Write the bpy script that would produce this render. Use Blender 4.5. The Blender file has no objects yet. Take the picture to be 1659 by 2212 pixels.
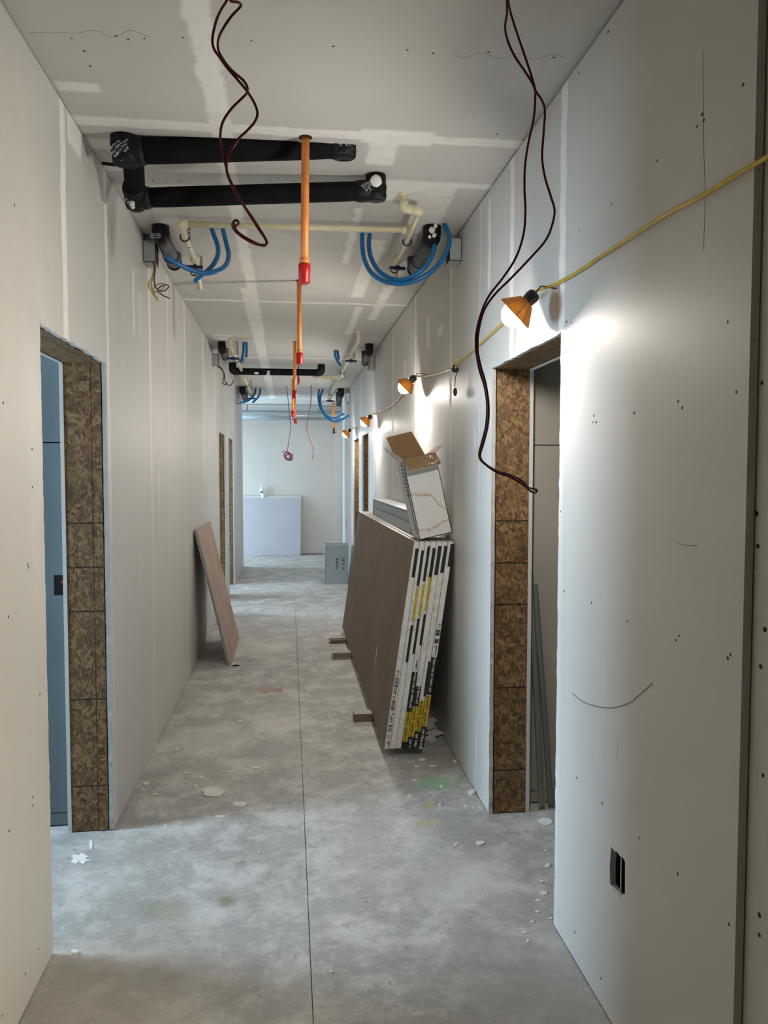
import bpy, bmesh, math, random
from mathutils import Vector, Matrix
from mathutils.geometry import tessellate_polygon
random.seed(7)
SC = bpy.context.scene
COL = SC.collection

# ---------------------------------------------------------------- camera (1659x2212)
F, CX, CY, VX, VY, CAMH = 1650., 829.5, 1106., 625., 1023., 1.58
XV = 800.
Yc = Vector(((VX-CX)/F, -(VY-CY)/F, -1)).normalized()
K = (F*F+(XV-CX)*(VX-CX))/(CY-VY)
Zc = -Vector(((XV-CX)/F, -K/F, -1)); Zc = (Zc-Yc*Zc.dot(Yc)).normalized()
Xc = Yc.cross(Zc)
R3 = Matrix((Xc, Yc, Zc))
cam_data = bpy.data.cameras.new('camera')
cam = bpy.data.objects.new('camera', cam_data); COL.objects.link(cam)
cam_data.sensor_fit = 'HORIZONTAL'; cam_data.sensor_width = 36; cam_data.lens = F/1659*36
cam_data.clip_start = 0.05
cam.matrix_world = Matrix.Translation((0, 0, CAMH)) @ R3.to_4x4()
SC.camera = cam

def at(u, v, X=None, Y=None, Z=None):
    """the point of a real plane (X=, Y= or Z= in metres) seen at a pixel of the photograph"""
    d = R3 @ Vector(((u-CX)/F, -(v-CY)/F, -1))
    t = X/d.x if X is not None else Y/d.y if Y is not None else (Z-CAMH)/d.z
    return Vector((0, 0, CAMH)) + t*d

# ---------------------------------------------------------------- world, light, exposure
SC.view_settings.view_transform = 'Standard'; SC.view_settings.look = 'None'
SC.view_settings.gamma = 1; SC.view_settings.use_curve_mapping = False
SC.view_settings.exposure = 0.12
w = bpy.data.worlds.new('world'); SC.world = w; w.use_nodes = True
bg = w.node_tree.nodes['Background']; bg.inputs[0].default_value = (0.58, 0.80, 1.0, 1); bg.inputs[1].default_value = 36.0
cy = SC.cycles
cy.use_denoising = True; cy.use_adaptive_sampling = True; cy.adaptive_threshold = .03; cy.max_bounces = 6; cy.diffuse_bounces = 5; cy.glossy_bounces = 2; cy.transmission_bounces = 3; cy.sample_clamp_indirect = 6; cy.caustics_reflective = False; cy.caustics_refractive = False
BULB = 500.0

def area(name, loc, size, rot, power, color, portal=False):
    d = bpy.data.lights.new(name, 'AREA'); d.shape = 'RECTANGLE'; d.size, d.size_y = size
    d.energy = power; d.color = color
    if portal: d.cycles.is_portal = True
    o = bpy.data.objects.new(name, d); COL.objects.link(o); o.location = loc; o.rotation_euler = rot; o['kind'] = 'helper'
    return o
HP = math.pi/2
# daylight portals of the real window openings (sampling aid for the sky)
area('window_daylight', (-2.92, 3.07, 1.50), (1.6, .70), (0, -HP, 0), 1, (1, 1, 1), True)
area('window_daylight', (-2.92, 9.35, 1.50), (1.2, .60), (0, -HP, 0), 1, (1, 1, 1), True)
area('window_daylight', (-2.92, 10.70, 1.50), (1.2, .60), (0, -HP, 0), 1, (1, 1, 1), True)
area('window_daylight', (-4.02, 14.1, .86), (1.68, 1.4), (0, -HP, 0), 1, (1, 1, 1), True)
# added warm spot, unseen in the side room, that brightens the near left wall
wl = bpy.data.lights.new('work_light', 'SPOT'); wl.energy = 170; wl.color = (1.0, 0.86, 0.60); wl.shadow_soft_size = .12
wl.spot_size = math.radians(62); wl.spot_blend = .8
wlo = bpy.data.objects.new('work_light', wl); COL.objects.link(wlo); wlo.location = (1.7, 0.05, 1.15); wlo['kind'] = 'helper'
wlo.rotation_euler = (Vector((-.78, 2.0, 1.15))-Vector((1.7, .05, 1.15))).to_track_quat('-Z', 'Y').to_euler()

# added unseen point light that warms and brightens the far cross corridor
cl_ = bpy.data.lights.new('cross_corridor_lamp', 'POINT'); cl_.energy = 20; cl_.color = (1.0, 0.93, 0.82); cl_.shadow_soft_size = .06
clo = bpy.data.objects.new('cross_corridor_lamp', cl_); COL.objects.link(clo); clo.location = (2.1, 13.45, 2.2); clo['kind'] = 'helper'

# ---------------------------------------------------------------- node material helper
class NM:
    def __init__(s, name, rough=.6, spec=.5, metal=0):
        s.m = bpy.data.materials.new(name); s.m.use_nodes = True; s.t = s.m.node_tree
        s.b = s.t.nodes['Principled BSDF']
        s.b.inputs['Roughness'].default_value = rough; s.b.inputs['Metallic'].default_value = metal
        s.b.inputs['Specular IOR Level'].default_value = spec
        s._p = None
    def put(s, i, v):
        if isinstance(v, bpy.types.NodeSocket): s.t.links.new(v, i)
        elif isinstance(v, tuple) and len(v) == 3 and i.type == 'RGBA': i.default_value = (*v, 1)
        else: i.default_value = v
    def P(s):
        if not s._p:
            g = s.t.nodes.new('ShaderNodeNewGeometry'); x = s.t.nodes.new('ShaderNodeSeparateXYZ')
            s.t.links.new(g.outputs['Position'], x.inputs[0]); s._p = (g.outputs['Position'], x.outputs[0], x.outputs[1], x.outputs[2])
        return s._p
    def math(s, op, a, b=0, c=None, clamp=False):
        n = s.t.nodes.new('ShaderNodeMath'); n.operation = op; n.use_clamp = clamp
        s.put(n.inputs[0], a); s.put(n.inputs[1], b)
        if c is not None: s.put(n.inputs[2], c)
        return n.outputs[0]
    def vmul(s, vec, sc, add=(0, 0, 0), rot=(0, 0, 0)):
        n = s.t.nodes.new('ShaderNodeMapping'); s.put(n.inputs[0], vec)
        n.inputs['Scale'].default_value = sc; n.inputs['Location'].default_value = add; n.inputs['Rotation'].default_value = rot
        return n.outputs[0]
    def noise(s, vec, scale, detail=4, rough=.55, dist=0, col=False):
        n = s.t.nodes.new('ShaderNodeTexNoise'); s.put(n.inputs['Vector'], vec)
        n.inputs['Scale'].default_value = scale; n.inputs['Detail'].default_value = detail
        n.inputs['Roughness'].default_value = rough; n.inputs['Distortion'].default_value = dist
        return n.outputs['Color' if col else 'Fac']
    def vor(s, vec, scale, out='Distance', rand=1):
        n = s.t.nodes.new('ShaderNodeTexVoronoi'); s.put(n.inputs['Vector'], vec); n.inputs['Scale'].default_value = scale
        n.inputs['Randomness'].default_value = rand
        return n.outputs[out]
    def ss(s, v, a, b, lo=0., hi=1.):
        n = s.t.nodes.new('ShaderNodeMapRange'); n.interpolation_type = 'SMOOTHSTEP'
        s.put(n.inputs[0], v); n.inputs[1].default_value = a; n.inputs[2].default_value = b
        n.inputs[3].default_value = lo; n.inputs[4].default_value = hi
        return n.outputs[0]
    def mix(s, f, a, b, mode='MIX'):
        n = s.t.nodes.new('ShaderNodeMix'); n.data_type = 'RGBA'; n.blend_type = mode
        s.put(n.inputs[0], f); s.put(n.inputs[6], a); s.put(n.inputs[7], b)
        return n.outputs[2]
    def ramp(s, f, stops):
        n = s.t.nodes.new('ShaderNodeValToRGB'); s.put(n.inputs[0], f)
        e = n.color_ramp.elements
        while len(e) < len(stops): e.new(.5)
        for k, (p, c) in enumerate(stops): e[k].position = p; e[k].color = (*c, 1)
        return n.outputs[0]
    def rect(s, a, b, ca, cb, ha, hb, soft=.01):
        """1 inside a soft rectangle in two coordinates; hb None = endless"""
        m = s.ss(s.math('ABSOLUTE', s.math('SUBTRACT', a, ca)), ha-soft, ha+soft, 1, 0)
        if hb is not None:
            m = s.math('MULTIPLY', m, s.ss(s.math('ABSOLUTE', s.math('SUBTRACT', b, cb)), hb-soft, hb+soft, 1, 0))
        return m
    def union(s, ms):
        o = ms[0]
        for m in ms[1:]: o = s.math('MAXIMUM', o, m)
        return o
    def bump(s, h, dist=.002, strength=1):
        n = s.t.nodes.new('ShaderNodeBump'); n.inputs['Distance'].default_value = dist; n.inputs['Strength'].default_value = strength
        s.put(n.inputs['Height'], h); s.t.links.new(n.outputs[0], s.b.inputs['Normal'])
    def col(s, c): s.put(s.b.inputs['Base Color'], c); return s

def flat(name, c, rough=.55, metal=0, spec=.5, var=.06, scale=30):
    n = NM(name, rough, spec, metal); p = n.P()[0]
    f = n.noise(p, scale, 3)
    n.col(n.mix(n.ss(f, .3, .7), tuple(x*(1-var) for x in c), tuple(min(1, x*(1+var)) for x in c)))
    return n.m

def board_mat(name, base, mud, axis, seams, rects, hw=.035, rough=.5, fade=None):
    """painted-paper drywall with joint compound bands. axis: 1 = seams at Y, 2-tuple rects (y, z)"""
    n = NM(name, rough, .5)
    pos, x, y, z = n.P()
    wob = n.math('MULTIPLY_ADD', n.noise(pos, 6, 5, .7), .05, -.025)
    yw = n.math('ADD', y, wob)
    second = z if axis == 'wall' else x
    sw = n.math('ADD', second, n.math('MULTIPLY_ADD', n.noise(pos, 9, 5, .7), .06, -.03))
    ms = []
    for c, h in seams: ms.append(n.rect(yw, sw, c, 0, h, None, .008))
    for (cy_, cz_, hy, hz) in rects: ms.append(n.rect(yw, sw, cy_, cz_, hy, hz, .012))
    m = n.union(ms)
    if axis == 'wall': m = n.math('MULTIPLY', m, n.ss(n.math('MULTIPLY_ADD', n.noise(pos, 2, 3), .8, z), 1.6, 2.3, .28, 1))
    # spotted screw heads under compound dabs, in rows
    smear = n.ss(n.noise(n.vmul(pos, (1, 1, .25) if axis == 'wall' else (1, .35, 1)), 2.2, 5, .6), .60, .72)
    m2 = n.math('MULTIPLY', m, n.ss(n.noise(pos, 14, 4), .15, .55, .55, 1.0))
    basev = n.mix(n.ss(n.noise(pos, 1.3, 4), .3, .7), tuple(c*.955 for c in base), tuple(c*1.03 for c in base))
    basev = n.mix(n.math('MULTIPLY', smear, .18), basev, mud)
    grime = n.ss(n.noise(n.vmul(pos, (3, 3, .7)), 5, 6, .7), .66, .8, 0, .22)
    basev = n.mix(grime, basev, (.34, .32, .29))
    n.col(n.mix(m2, basev, mud))
    n.put(n.b.inputs['Roughness'], n.mix(m, (rough,)*3, (.8,)*3))
    n.bump(n.noise(pos, 260, 1), .0002, .6)
    return n.m

BASE = (.60, .585, .555); MUD = (.86, .845, .80)
M = {}
M['wallL'] = board_mat('drywall_paper_left', BASE, MUD, 'wall',
    [(2.845, .03), (3.475, .022), (4.5, .03), (5.15, .012), (5.96, .03), (7.2, .03), (8.4, .03), (9.87, .02), (11.06, .03), (12.2, .03)],
    [(3.0, 2.83, .09, .06), (4.05, 2.45, .02, .16), (4.22, 2.42, .012, .12), (4.75, 1.3, .02, .3), (4.15, 1.0, .015, .15)], hw=.03)
M['wallR'] = board_mat('drywall_paper_right', BASE, MUD, 'wall',
    [(2.50, .028), (3.09, .028), (4.28, .026), (5.50, .03), (6.72, .03), (7.94, .03), (9.82, .03), (11.0, .03), (12.1, .03), (3.62, .008)],
    [(3.45, 2.62, .02, .2), (4.6, 2.45, .1, .03), (5.0, 2.5, .05, .1), (6.0, 2.35, .05, .12), (3.7, 1.75, .012, .05), (3.75, 2.22, .01, .05)], rough=.52)
M['ceil'] = board_mat('drywall_paper_ceiling', BASE, MUD, 'ceil',
    [(3.0, .035), (5.92, .03), (8.75, .03), (11.5, .03), (13.45, .04)],
    [(4.6, -.255, 2.7, .034), (9.5, -.285, 4.0, .05), (1.5, -.245, 1.6, .036), (3.0, .42, .06, .14), (3.15, .38, .12, .06), (3.45, .65, .03, .35),
     (3.55, .55, .12, .22), (4.3, .35, .5, .02), (5.0, .5, .7, .045), (5.6, .7, .9, .035), (6.6, .55, .6, .03), (3.2, -.6, .05, .2), (2.75, -.7, .03, .07), (3.9, .7, .25, .08), (7.5, -.62, .12, .1)], rough=.75)
M['board'] = board_mat('drywall_paper_plain', BASE, MUD, 'wall', [(-90, .01)], [(-90, 0, .1, .1)])

def concrete():
    n = NM('concrete', .55, .35); pos, x, y, z = n.P()
    big = n.noise(pos, .9, 5, .6); med = n.noise(pos, 4.5, 8, .72, .15); fine = n.noise(n.vmul(pos, (1, 1.9, 1)), 26, 6, .7)
    c = n.mix(n.ss(big, .3, .7), (.335, .33, .315), (.43, .425, .405))
    c = n.mix(n.ss(med, .42, .64, 0, .8), c, (.64, .63, .60))
    c = n.mix(n.ss(n.noise(n.vmul(pos, (1, 1, 1), (7, 3, 0)), 7, 7, .7), .56, .70, 0, .6), c, (.25, .24, .22))
    c = n.mix(n.ss(fine, .52, .70, 0, .5), c, (.70, .69, .66))
    c = n.mix(n.ss(n.noise(n.vmul(pos, (1, 2.6, 1), (4, 1, 0)), 17, 6, .75), .54, .66, 0, .45), c, (.27, .262, .245))
    spk = n.math('MULTIPLY', n.ss(n.noise(n.vmul(pos, (1, 2.2, 1), (3, 9, 0)), 34, 4, .6), .62, .70), n.ss(n.noise(pos, 2.0, 3), .40, .55))
    c = n.mix(n.math('MULTIPLY', spk, .9), c, (.15, .15, .11))
    bn_ = n.noise(pos, 10, 5, .7)
    def blot(cx, cy_, r, col, amt, c):
        d = n.math('POWER', n.math('ADD', n.math('POWER', n.math('SUBTRACT', x, cx), 2.), n.math('POWER', n.math('SUBTRACT', y, cy_), 2.)), .5)
        d = n.math('ADD', d, n.math('MULTIPLY_ADD', bn_, .3*r*4, -.15*r*4))
        return n.mix(n.ss(d, r*.3, r, amt, 0), c, col)
    for (u, v, r, col, a) in [(940, 1690, .13, (.16, .48, .22), .55), (925, 1740, .05, (.45, .42, .12), .5), (925, 1778, .07, (.45, .42, .12), .5),
                              (515, 1560, .0, 0, 0), (490, 1950, .05, (.20, .22, .10), .6), (350, 1965, .12, (.24, .25, .15), .5), (515, 1870, .05, (.25, .24, .15), .5),
                              (600, 1565, .3, (.70, .68, .63), .6), (450, 1600, .35, (.66, .65, .61), .5), (560, 1400, .4, (.66, .65, .60), .5),
                              (1000, 1900, .3, (.68, .67, .64), .4), (250, 2150, .5, (.36, .33, .28), .55), (1200, 2150, .5, (.27, .265, .25), .7), (960, 1640, .25, (.30, .29, .25), .6)]:
        if r: p = at(u, v, Z=0); c = blot(p.x, p.y, r, col, a, c)
    n.col(c)
    n.bump(n.math('ADD', med, n.math('MULTIPLY', fine, .5)), .0025, .5)
    return n.m
M['concrete'] = concrete()

def osb():
    n = NM('osb_board', .6, .3); pos, x, y, z = n.P()
    warp = n.t.nodes.new('ShaderNodeVectorMath'); warp.operation = 'MULTIPLY_ADD'
    n.put(warp.inputs[0], n.noise(pos, 14, 2, col=True)); warp.inputs[1].default_value = (.03, .03, .03); n.put(warp.inputs[2], pos)
    wv = warp.outputs[0]
    def g(c):
        q = n.t.nodes.new('ShaderNodeSeparateColor'); n.put(q.inputs[0], c); return q.outputs[0]
    def flakes(sc, rot, off):
        m1 = n.vmul(wv, (1, 1, 1), off, rot); m2 = n.vmul(m1, sc)
        return g(n.vor(m2, 1.0, 'Color')), n.noise(n.vmul(m1, (sc[0]*3.5, sc[1]*3.5, sc[2]*.9)), 1, 5, .75)
    L = [flakes((80, 80, 21), (0, .55, .2), (0, 0, 0)), flakes((84, 84, 19), (.3, -.75, 0), (3, 1, 2)), flakes((62, 62, 27), (0, 1.35, .5), (7, 4, 1)), flakes((130, 130, 50), (.2, .1, .5), (2, 9, 5))]
    def pick(f, a, b): return n.mix(f, a, b)
    m1 = n.ss(g(n.vor(n.vmul(wv, (55, 55, 26), (1, 1, 1), (0, .4, 0)), 1, 'Color')), .48, .52)
    m2 = n.ss(g(n.vor(n.vmul(wv, (48, 48, 36), (5, 2, 8), (0, -.8, 0)), 1, 'Color')), .60, .64)
    m3 = n.ss(g(n.vor(n.vmul(wv, (44, 44, 20), (9, 2, 3), (0, 1.2, 0)), 1, 'Color')), .66, .70)
    cell = pick(m3, pick(m2, pick(m1, L[0][0], L[1][0]), L[2][0]), L[3][0])
    grain = pick(m3, pick(m2, pick(m1, L[0][1], L[1][1]), L[2][1]), L[3][1])
    v = n.math('ADD', n.math('MULTIPLY', g(cell), .42), n.math('MULTIPLY', g(grain), .64))
    c = n.ramp(v, [(.22, (.035, .018, .008)), (.40, (.12, .066, .028)), (.58, (.20, .12, .052)), (.80, (.33, .215, .105))])
    c = n.mix(n.ss(n.noise(pos, 5, 4, .6), .5, .72, 0, .55), c, (.085, .045, .02))
    ms = []
    for h in (1.365, 1.172, .98, .592, .205):
        ms.append(n.ss(n.math('ABSOLUTE', n.math('SUBTRACT', n.math('MULTIPLY_ADD', n.noise(pos, 20, 2), .006, z), h+.003)), .0022, .0045, .85, 0))
    ms.append(n.ss(n.math('ABSOLUTE', n.math('SUBTRACT', x, -.845)), .0012, .0028, .8, 0))
    c = n.mix(n.union(ms), c, (.012, .01, .009))
    n.col(c); n.bump(v, .002, .6); return n.m
M['osb'] = osb()

def kraft():
    n = NM('kraft_paper', .7, .25); pos, x, y, z = n.P()
    c = n.mix(n.ss(n.noise(pos, 3, 5, .6), .3, .7), (.205, .155, .115), (.245, .19, .145))
    st = n.ss(n.noise(n.vmul(pos, (1, 9, 1.2)), 6, 4, .6), .66, .74, 0, .35)
    c = n.mix(st, c, (.40, .35, .28))
    n.col(c); n.bump(n.noise(pos, 90, 3), .0006, .5); return n.m
M['kraft'] = kraft()
def stained():
    n = NM('stained_white_card', .6, .3); pos, x, y, z = n.P()
    w1 = n.math('MULTIPLY_ADD', n.noise(pos, 26, 6, .75), .075, -.037)
    dx = n.math('MAXIMUM', n.math('SUBTRACT', x, .775), 0.)
    c1 = n.math('SUBTRACT', n.math('ADD', z, w1), n.math('MULTIPLY_ADD', dx, -.95, 1.462))
    c2 = n.math('SUBTRACT', n.math('ADD', z, w1), n.math('MULTIPLY_ADD', dx, .55, 1.268))
    r = n.union([n.ss(n.math('ABSOLUTE', c1), .0004, .0052, .9, 0), n.ss(n.math('ABSOLUTE', c2), .0004, .0052, .8, 0)])
    halo = n.union([n.ss(n.math('ABSOLUTE', n.math('SUBTRACT', c1, .006)), 0, .022, .35, 0), n.ss(n.math('ABSOLUTE', n.math('ADD', c2, .006)), 0, .02, .3, 0)])
    sm = n.math('MULTIPLY', n.ss(n.noise(pos, 14, 5, .6), .52, .68), n.rect(z, x, 1.545, .745, .03, .05, .02))
    c = n.mix(halo, (.74, .75, .73), (.62, .53, .36)); c = n.mix(n.math('MULTIPLY', sm, .6), c, (.48, .38, .24))
    n.col(n.mix(r, c, (.36, .235, .10))); return n.m
M['stained'] = stained()
def galv():
    n = NM('galvanised_steel', .34, .5, .9); pos = n.P()[0]
    v = n.vor(pos, 60, 'Color'); s = n.t.nodes.new('ShaderNodeSeparateColor'); n.put(s.inputs[0], v)
    n.col(n.mix(n.ss(s.outputs[0], 0, 1), (.44, .50, .52), (.50, .56, .58))); return n.m
M['galv'] = galv()
def blue_board():
    n = NM('blue_moisture_board', .6, .3); pos = n.P()[0]
    n.col(n.mix(n.ss(n.noise(pos, 2, 4), .3, .7), (.100, .124, .134), (.114, .138, .148))); return n.m
M['blueboard'] = blue_board()
M['core'] = flat('gypsum_core', (.46, .455, .435), .85, var=.06, scale=60)
M['chip'] = flat('white_chip', (.74, .73, .69), .8, var=.06, scale=60)
M['tan'] = flat('tan_board_paper', (.40, .375, .32), .6, var=.04, scale=3)  # ordinary drywall paper, darkened to tan to carry the right room's shade
M['brightcard'] = flat('bright_white_card', (.86, .87, .87), .5)
M['paper_edge'] = flat('white_edge_paper', (.76, .75, .71), .7, var=.08)
M['dark'] = flat('dark_void', (.012, .011, .01), .9)
M['joint'] = flat('dusty_joint', (.22, .215, .20), .9)
M['stud'] = flat('framing_lumber', (.30, .20, .11), .7)
M['foam'] = flat('black_foam_insulation', (.007, .0075, .009), .85, spec=.12, var=.3, scale=12)
M['foam_grey'] = flat('dusty_grey_foam', (.085, .09, .095), .6, var=.35, scale=14)
M['tape'] = flat('black_pipe_tape', (.007, .008, .011), .55, spec=.25)
M['print'] = flat('pale_tape_print', (.62, .68, .74), .6)
M['plaster'] = flat('plaster_dab', (.85, .85, .82), .7)
M['cpvc'] = flat('cream_cpvc', (.74, .68, .46), .35)
M['orange'] = flat('orange_cpvc', (.86, .30, .07), .4)
M['redcap'] = flat('red_plastic_cap', (.48, .006, .008), .4)
M['pex'] = flat('blue_pex', (.003, .135, .37), .32)
M['redwire'] = flat('dark_red_jacket', (.075, .002, .006), .3, spec=.25)
M['redwire_far'] = flat('red_cable_jacket', (.20, .02, .035), .4)
M['yellow'] = flat('yellow_cord_jacket', (.58, .40, .04), .32)
M['purple'] = flat('purple_wire', (.09, .03, .12), .4)
M['yellowwire'] = flat('yellow_wire', (.50, .42, .06), .4)
M['brownwire'] = flat('brown_wire', (.10, .065, .05), .5)
M['navy'] = flat('navy_handle', (.008, .010, .07), .35)
M['black'] = flat('black_plastic', (.012, .012, .013), .4)
M['steel'] = flat('dull_steel', (.30, .30, .29), .42, .8)
M['boxsteel'] = flat('pale_box_steel', (.42, .46, .46), .5, .35)
M['studsteel'] = flat('green_grey_stud_steel', (.25, .28, .25), .5, .3)
M['card'] = flat('brown_cardboard', (.30, .185, .095), .8)
M['white_card'] = flat('white_card', (.66, .67, .66), .6)
M['greycard'] = flat('grey_carton', (.33, .38, .40), .55)
M['navyprint'] = flat('navy_print', (.02, .045, .20), .5)
M['blackink'] = flat('black_ink', (.012, .012, .014), .6)
M['whiteink'] = flat('white_ink', (.72, .72, .70), .6)
M['goldtape'] = flat('yellow_end_tape', (.60, .42, .02), .6)
M['pinkink'] = flat('pink_ink', (.62, .22, .30), .6)
M['wrap'] = flat('white_plastic_wrap', (.85, .88, .90), .25)
def emis(name, c, s):
    m = bpy.data.materials.new(name); m.use_nodes = True; t = m.node_tree; t.nodes.clear()
    e = t.nodes.new('ShaderNodeEmission'); o = t.nodes.new('ShaderNodeOutputMaterial'); e.inputs[0].default_value = (*c, 1); e.inputs[1].default_value = s
    t.links.new(e.outputs[0], o.inputs[0]); return m
M['bulb'] = emis('lit_bulb', (1.0, .94, .86), BULB)
def shade_mat():
    n = NM('orange_guard', .35); n.col((.75, .27, .03)); n.b.inputs['Transmission Weight'].default_value = .12; n.b.inputs['Subsurface Weight'].default_value = 0
    return n.m
M['guard'] = shade_mat()

# ---------------------------------------------------------------- object helpers
ORG = {}
def tag(o, label=None, cat=None, group=None, kind=None):
    if label: o['label'] = label
    if cat: o['category'] = cat
    if group: o['group'] = group
    if kind: o['kind'] = kind
    return o
def thing(name, loc, label=None, cat=None, group=None, kind=None):
    o = bpy.data.objects.new(name, None); COL.objects.link(o); o.location = loc; o.empty_display_size = .05
    ORG[o] = Vector(loc); return tag(o, label, cat, group, kind)

def catmull(pts, n=6):
    pts = [Vector(p) for p in pts]
    if len(pts) < 3 or n <= 1: return pts
    out = []
    P = [2*pts[0]-pts[1]] + pts + [2*pts[-1]-pts[-2]]
    for i in range(1, len(P)-2):
        p0, p1, p2, p3 = P[i-1:i+3]
        for k in range(n):
            t = k/n
            out.append(.5*((2*p1)+(p2-p0)*t+(2*p0-5*p1+4*p2-p3)*t*t+(3*p1-p0-3*p2+p3)*t**3))
    out.append(pts[-1]); return out
def bend(pts, r, n=5):
    """polyline with rounded corners of radius r"""
    pts = [Vector(p) for p in pts]; out = [pts[0]]
    for a, b, c in zip(pts, pts[1:], pts[2:]):
        u = (a-b); v = (c-b); rr = min(r, u.length*.49, v.length*.49); p, q = b+u.normalized()*rr, b+v.normalized()*rr
        for k in range(n+1):
            t = k/n; out.append(p*(1-t)**2+b*2*t*(1-t)+q*t*t)
    out.append(pts[-1]); return out

class MB:
    def __init__(s): s.v = []; s.f = []; s.mi = []; s.sm = []; s.cur = 0
    def face(s, idx, sm=False): s.f.append(tuple(idx)); s.mi.append(s.cur); s.sm.append(sm)
    def box(s, x0, x1, y0, y1, z0, z1, mtx=None):
        b = len(s.v); vs = [Vector((x, y, z)) for x in (x0, x1) for y in (y0, y1) for z in (z0, z1)]
        if mtx: vs = [mtx @ v for v in vs]
        s.v += vs
        for q in ((0, 1, 3, 2), (4, 6, 7, 5), (0, 4, 5, 1), (2, 3, 7, 6), (0, 2, 6, 4), (1, 5, 7, 3)): s.face([b+i for i in q])
        return s
    def obox(s, o, a, b_, c):
        """box from corner o with edge vectors a, b, c"""
        o, a, b_, c = map(Vector, (o, a, b_, c)); b = len(s.v)
        s.v += [o+i*a+j*b_+k*c for i in (0, 1) for j in (0, 1) for k in (0, 1)]
        for q in ((0, 1, 3, 2), (4, 6, 7, 5), (0, 4, 5, 1), (2, 3, 7, 6), (0, 2, 6, 4), (1, 5, 7, 3)): s.face([b+i for i in q])
        return s
    def tube(s, pts, r, seg=12, caps=True):
        pts = [Vector(p) for p in pts]
        pts = [p for i, p in enumerate(pts) if i == 0 or (p-pts[i-1]).length > 1e-6]
        rs = r if isinstance(r, (list, tuple)) else [r]*len(pts)
        T = [(pts[min(i+1, len(pts)-1)]-pts[max(i-1, 0)]).normalized() for i in range(len(pts))]
        n = T[0].orthogonal().normalized(); base = len(s.v)
        for i, p in enumerate(pts):
            n = (n-T[i]*n.dot(T[i])); n = n.normalized() if n.length > 1e-6 else T[i].orthogonal().normalized()
            m = T[i].cross(n)
            for k in range(seg):
                a = 2*math.pi*k/seg; s.v.append(p+rs[i]*(math.cos(a)*n+math.sin(a)*m))
        for i in range(len(pts)-1):
            for k in range(seg):
                k2 = (k+1) % seg; s.face((base+i*seg+k, base+i*seg+k2, base+(i+1)*seg+k2, base+(i+1)*seg+k), True)
        if caps:
            s.face([base+k for k in reversed(range(seg))]); e = base+(len(pts)-1)*seg; s.face([e+k for k in range(seg)])
        return s
    def cyl(s, a, b, r, seg=16, r2=None): return s.tube([a, b], [r, r if r2 is None else r2], seg)
    def ball(s, c, r, seg=12, rings=8, sc=(1, 1, 1), jit=0):
        c = Vector(c); b = len(s.v)
        for i in range(rings+1):
            th = math.pi*i/rings
            for k in range(seg):
                ph = 2*math.pi*k/seg; q = 1+random.uniform(-jit, jit)
                s.v.append(c+q*r*Vector((math.sin(th)*math.cos(ph)*sc[0], math.sin(th)*math.sin(ph)*sc[1], math.cos(th)*sc[2])))
        for i in range(rings):
            for k in range(seg):
                k2 = (k+1) % seg; s.face((b+i*seg+k, b+(i+1)*seg+k, b+(i+1)*seg+k2, b+i*seg+k2), True)
        return s
    def prism(s, outer, holes, o, a, b_, t):
        """polygon (2-D outer + holes) in the frame o + u*a + v*b, thickened by vector t"""
        o, a, b_, t = map(Vector, (o, a, b_, t))
        polys = [outer]+list(holes)
        flatp = [p for q in polys for p in q]
        tris = tessellate_polygon([[Vector((p[0], p[1], 0)) for p in q] for q in polys])
        base = len(s.v); n = len(flatp)
        s.v += [o+a*p[0]+b_*p[1] for p in flatp]; s.v += [o+a*p[0]+b_*p[1]+t for p in flatp]
        for tr in tris:
            s.face([base+i for i in tr]); s.face([base+n+i for i in reversed(tr)])
        k = 0
        cur = s.cur
        for q in polys:
            m = len(q)
            if getattr(s, 'edge_mat', None) is not None: s.cur = s.edge_mat
            for i in range(m):
                i2 = (i+1) % m; s.face((base+k+i, base+k+i2, base+n+k+i2, base+n+k+i))
            s.cur = cur; k += m
        return s
    def build(s, name, mats, parent=None, label=None, kind=None, fix=True):
        if not isinstance(mats, (list, tuple)): mats = [mats]
        if parent is not None: org = ORG[parent]
        else:
            lo = Vector([min(v[i] for v in s.v) for i in range(3)]); hi = Vector([max(v[i] for v in s.v) for i in range(3)])
            org = Vector(((lo.x+hi.x)/2, (lo.y+hi.y)/2, lo.z))
        me = bpy.data.meshes.new(name); me.from_pydata([v-org for v in s.v], [], s.f)
        for m in mats: me.materials.append(m)
        me.polygons.foreach_set('material_index', s.mi); me.polygons.foreach_set('use_smooth', s.sm)
        if fix:
            bm = bmesh.new(); bm.from_mesh(me); bmesh.ops.recalc_face_normals(bm, faces=bm.faces); bm.to_mesh(me); bm.free()
        me.update()
        o = bpy.data.objects.new(name, me); COL.objects.link(o)
        if parent is not None: o.parent = parent
        else: o.location = org
        ORG[o] = org
        if label: o['label'] = label
        if kind: o['kind'] = kind
        return o
def tubeobj(name, pts, r, mat, parent=None, seg=12, **k): return MB().tube(pts, r, seg).build(name, mat, parent, **k)

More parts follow.
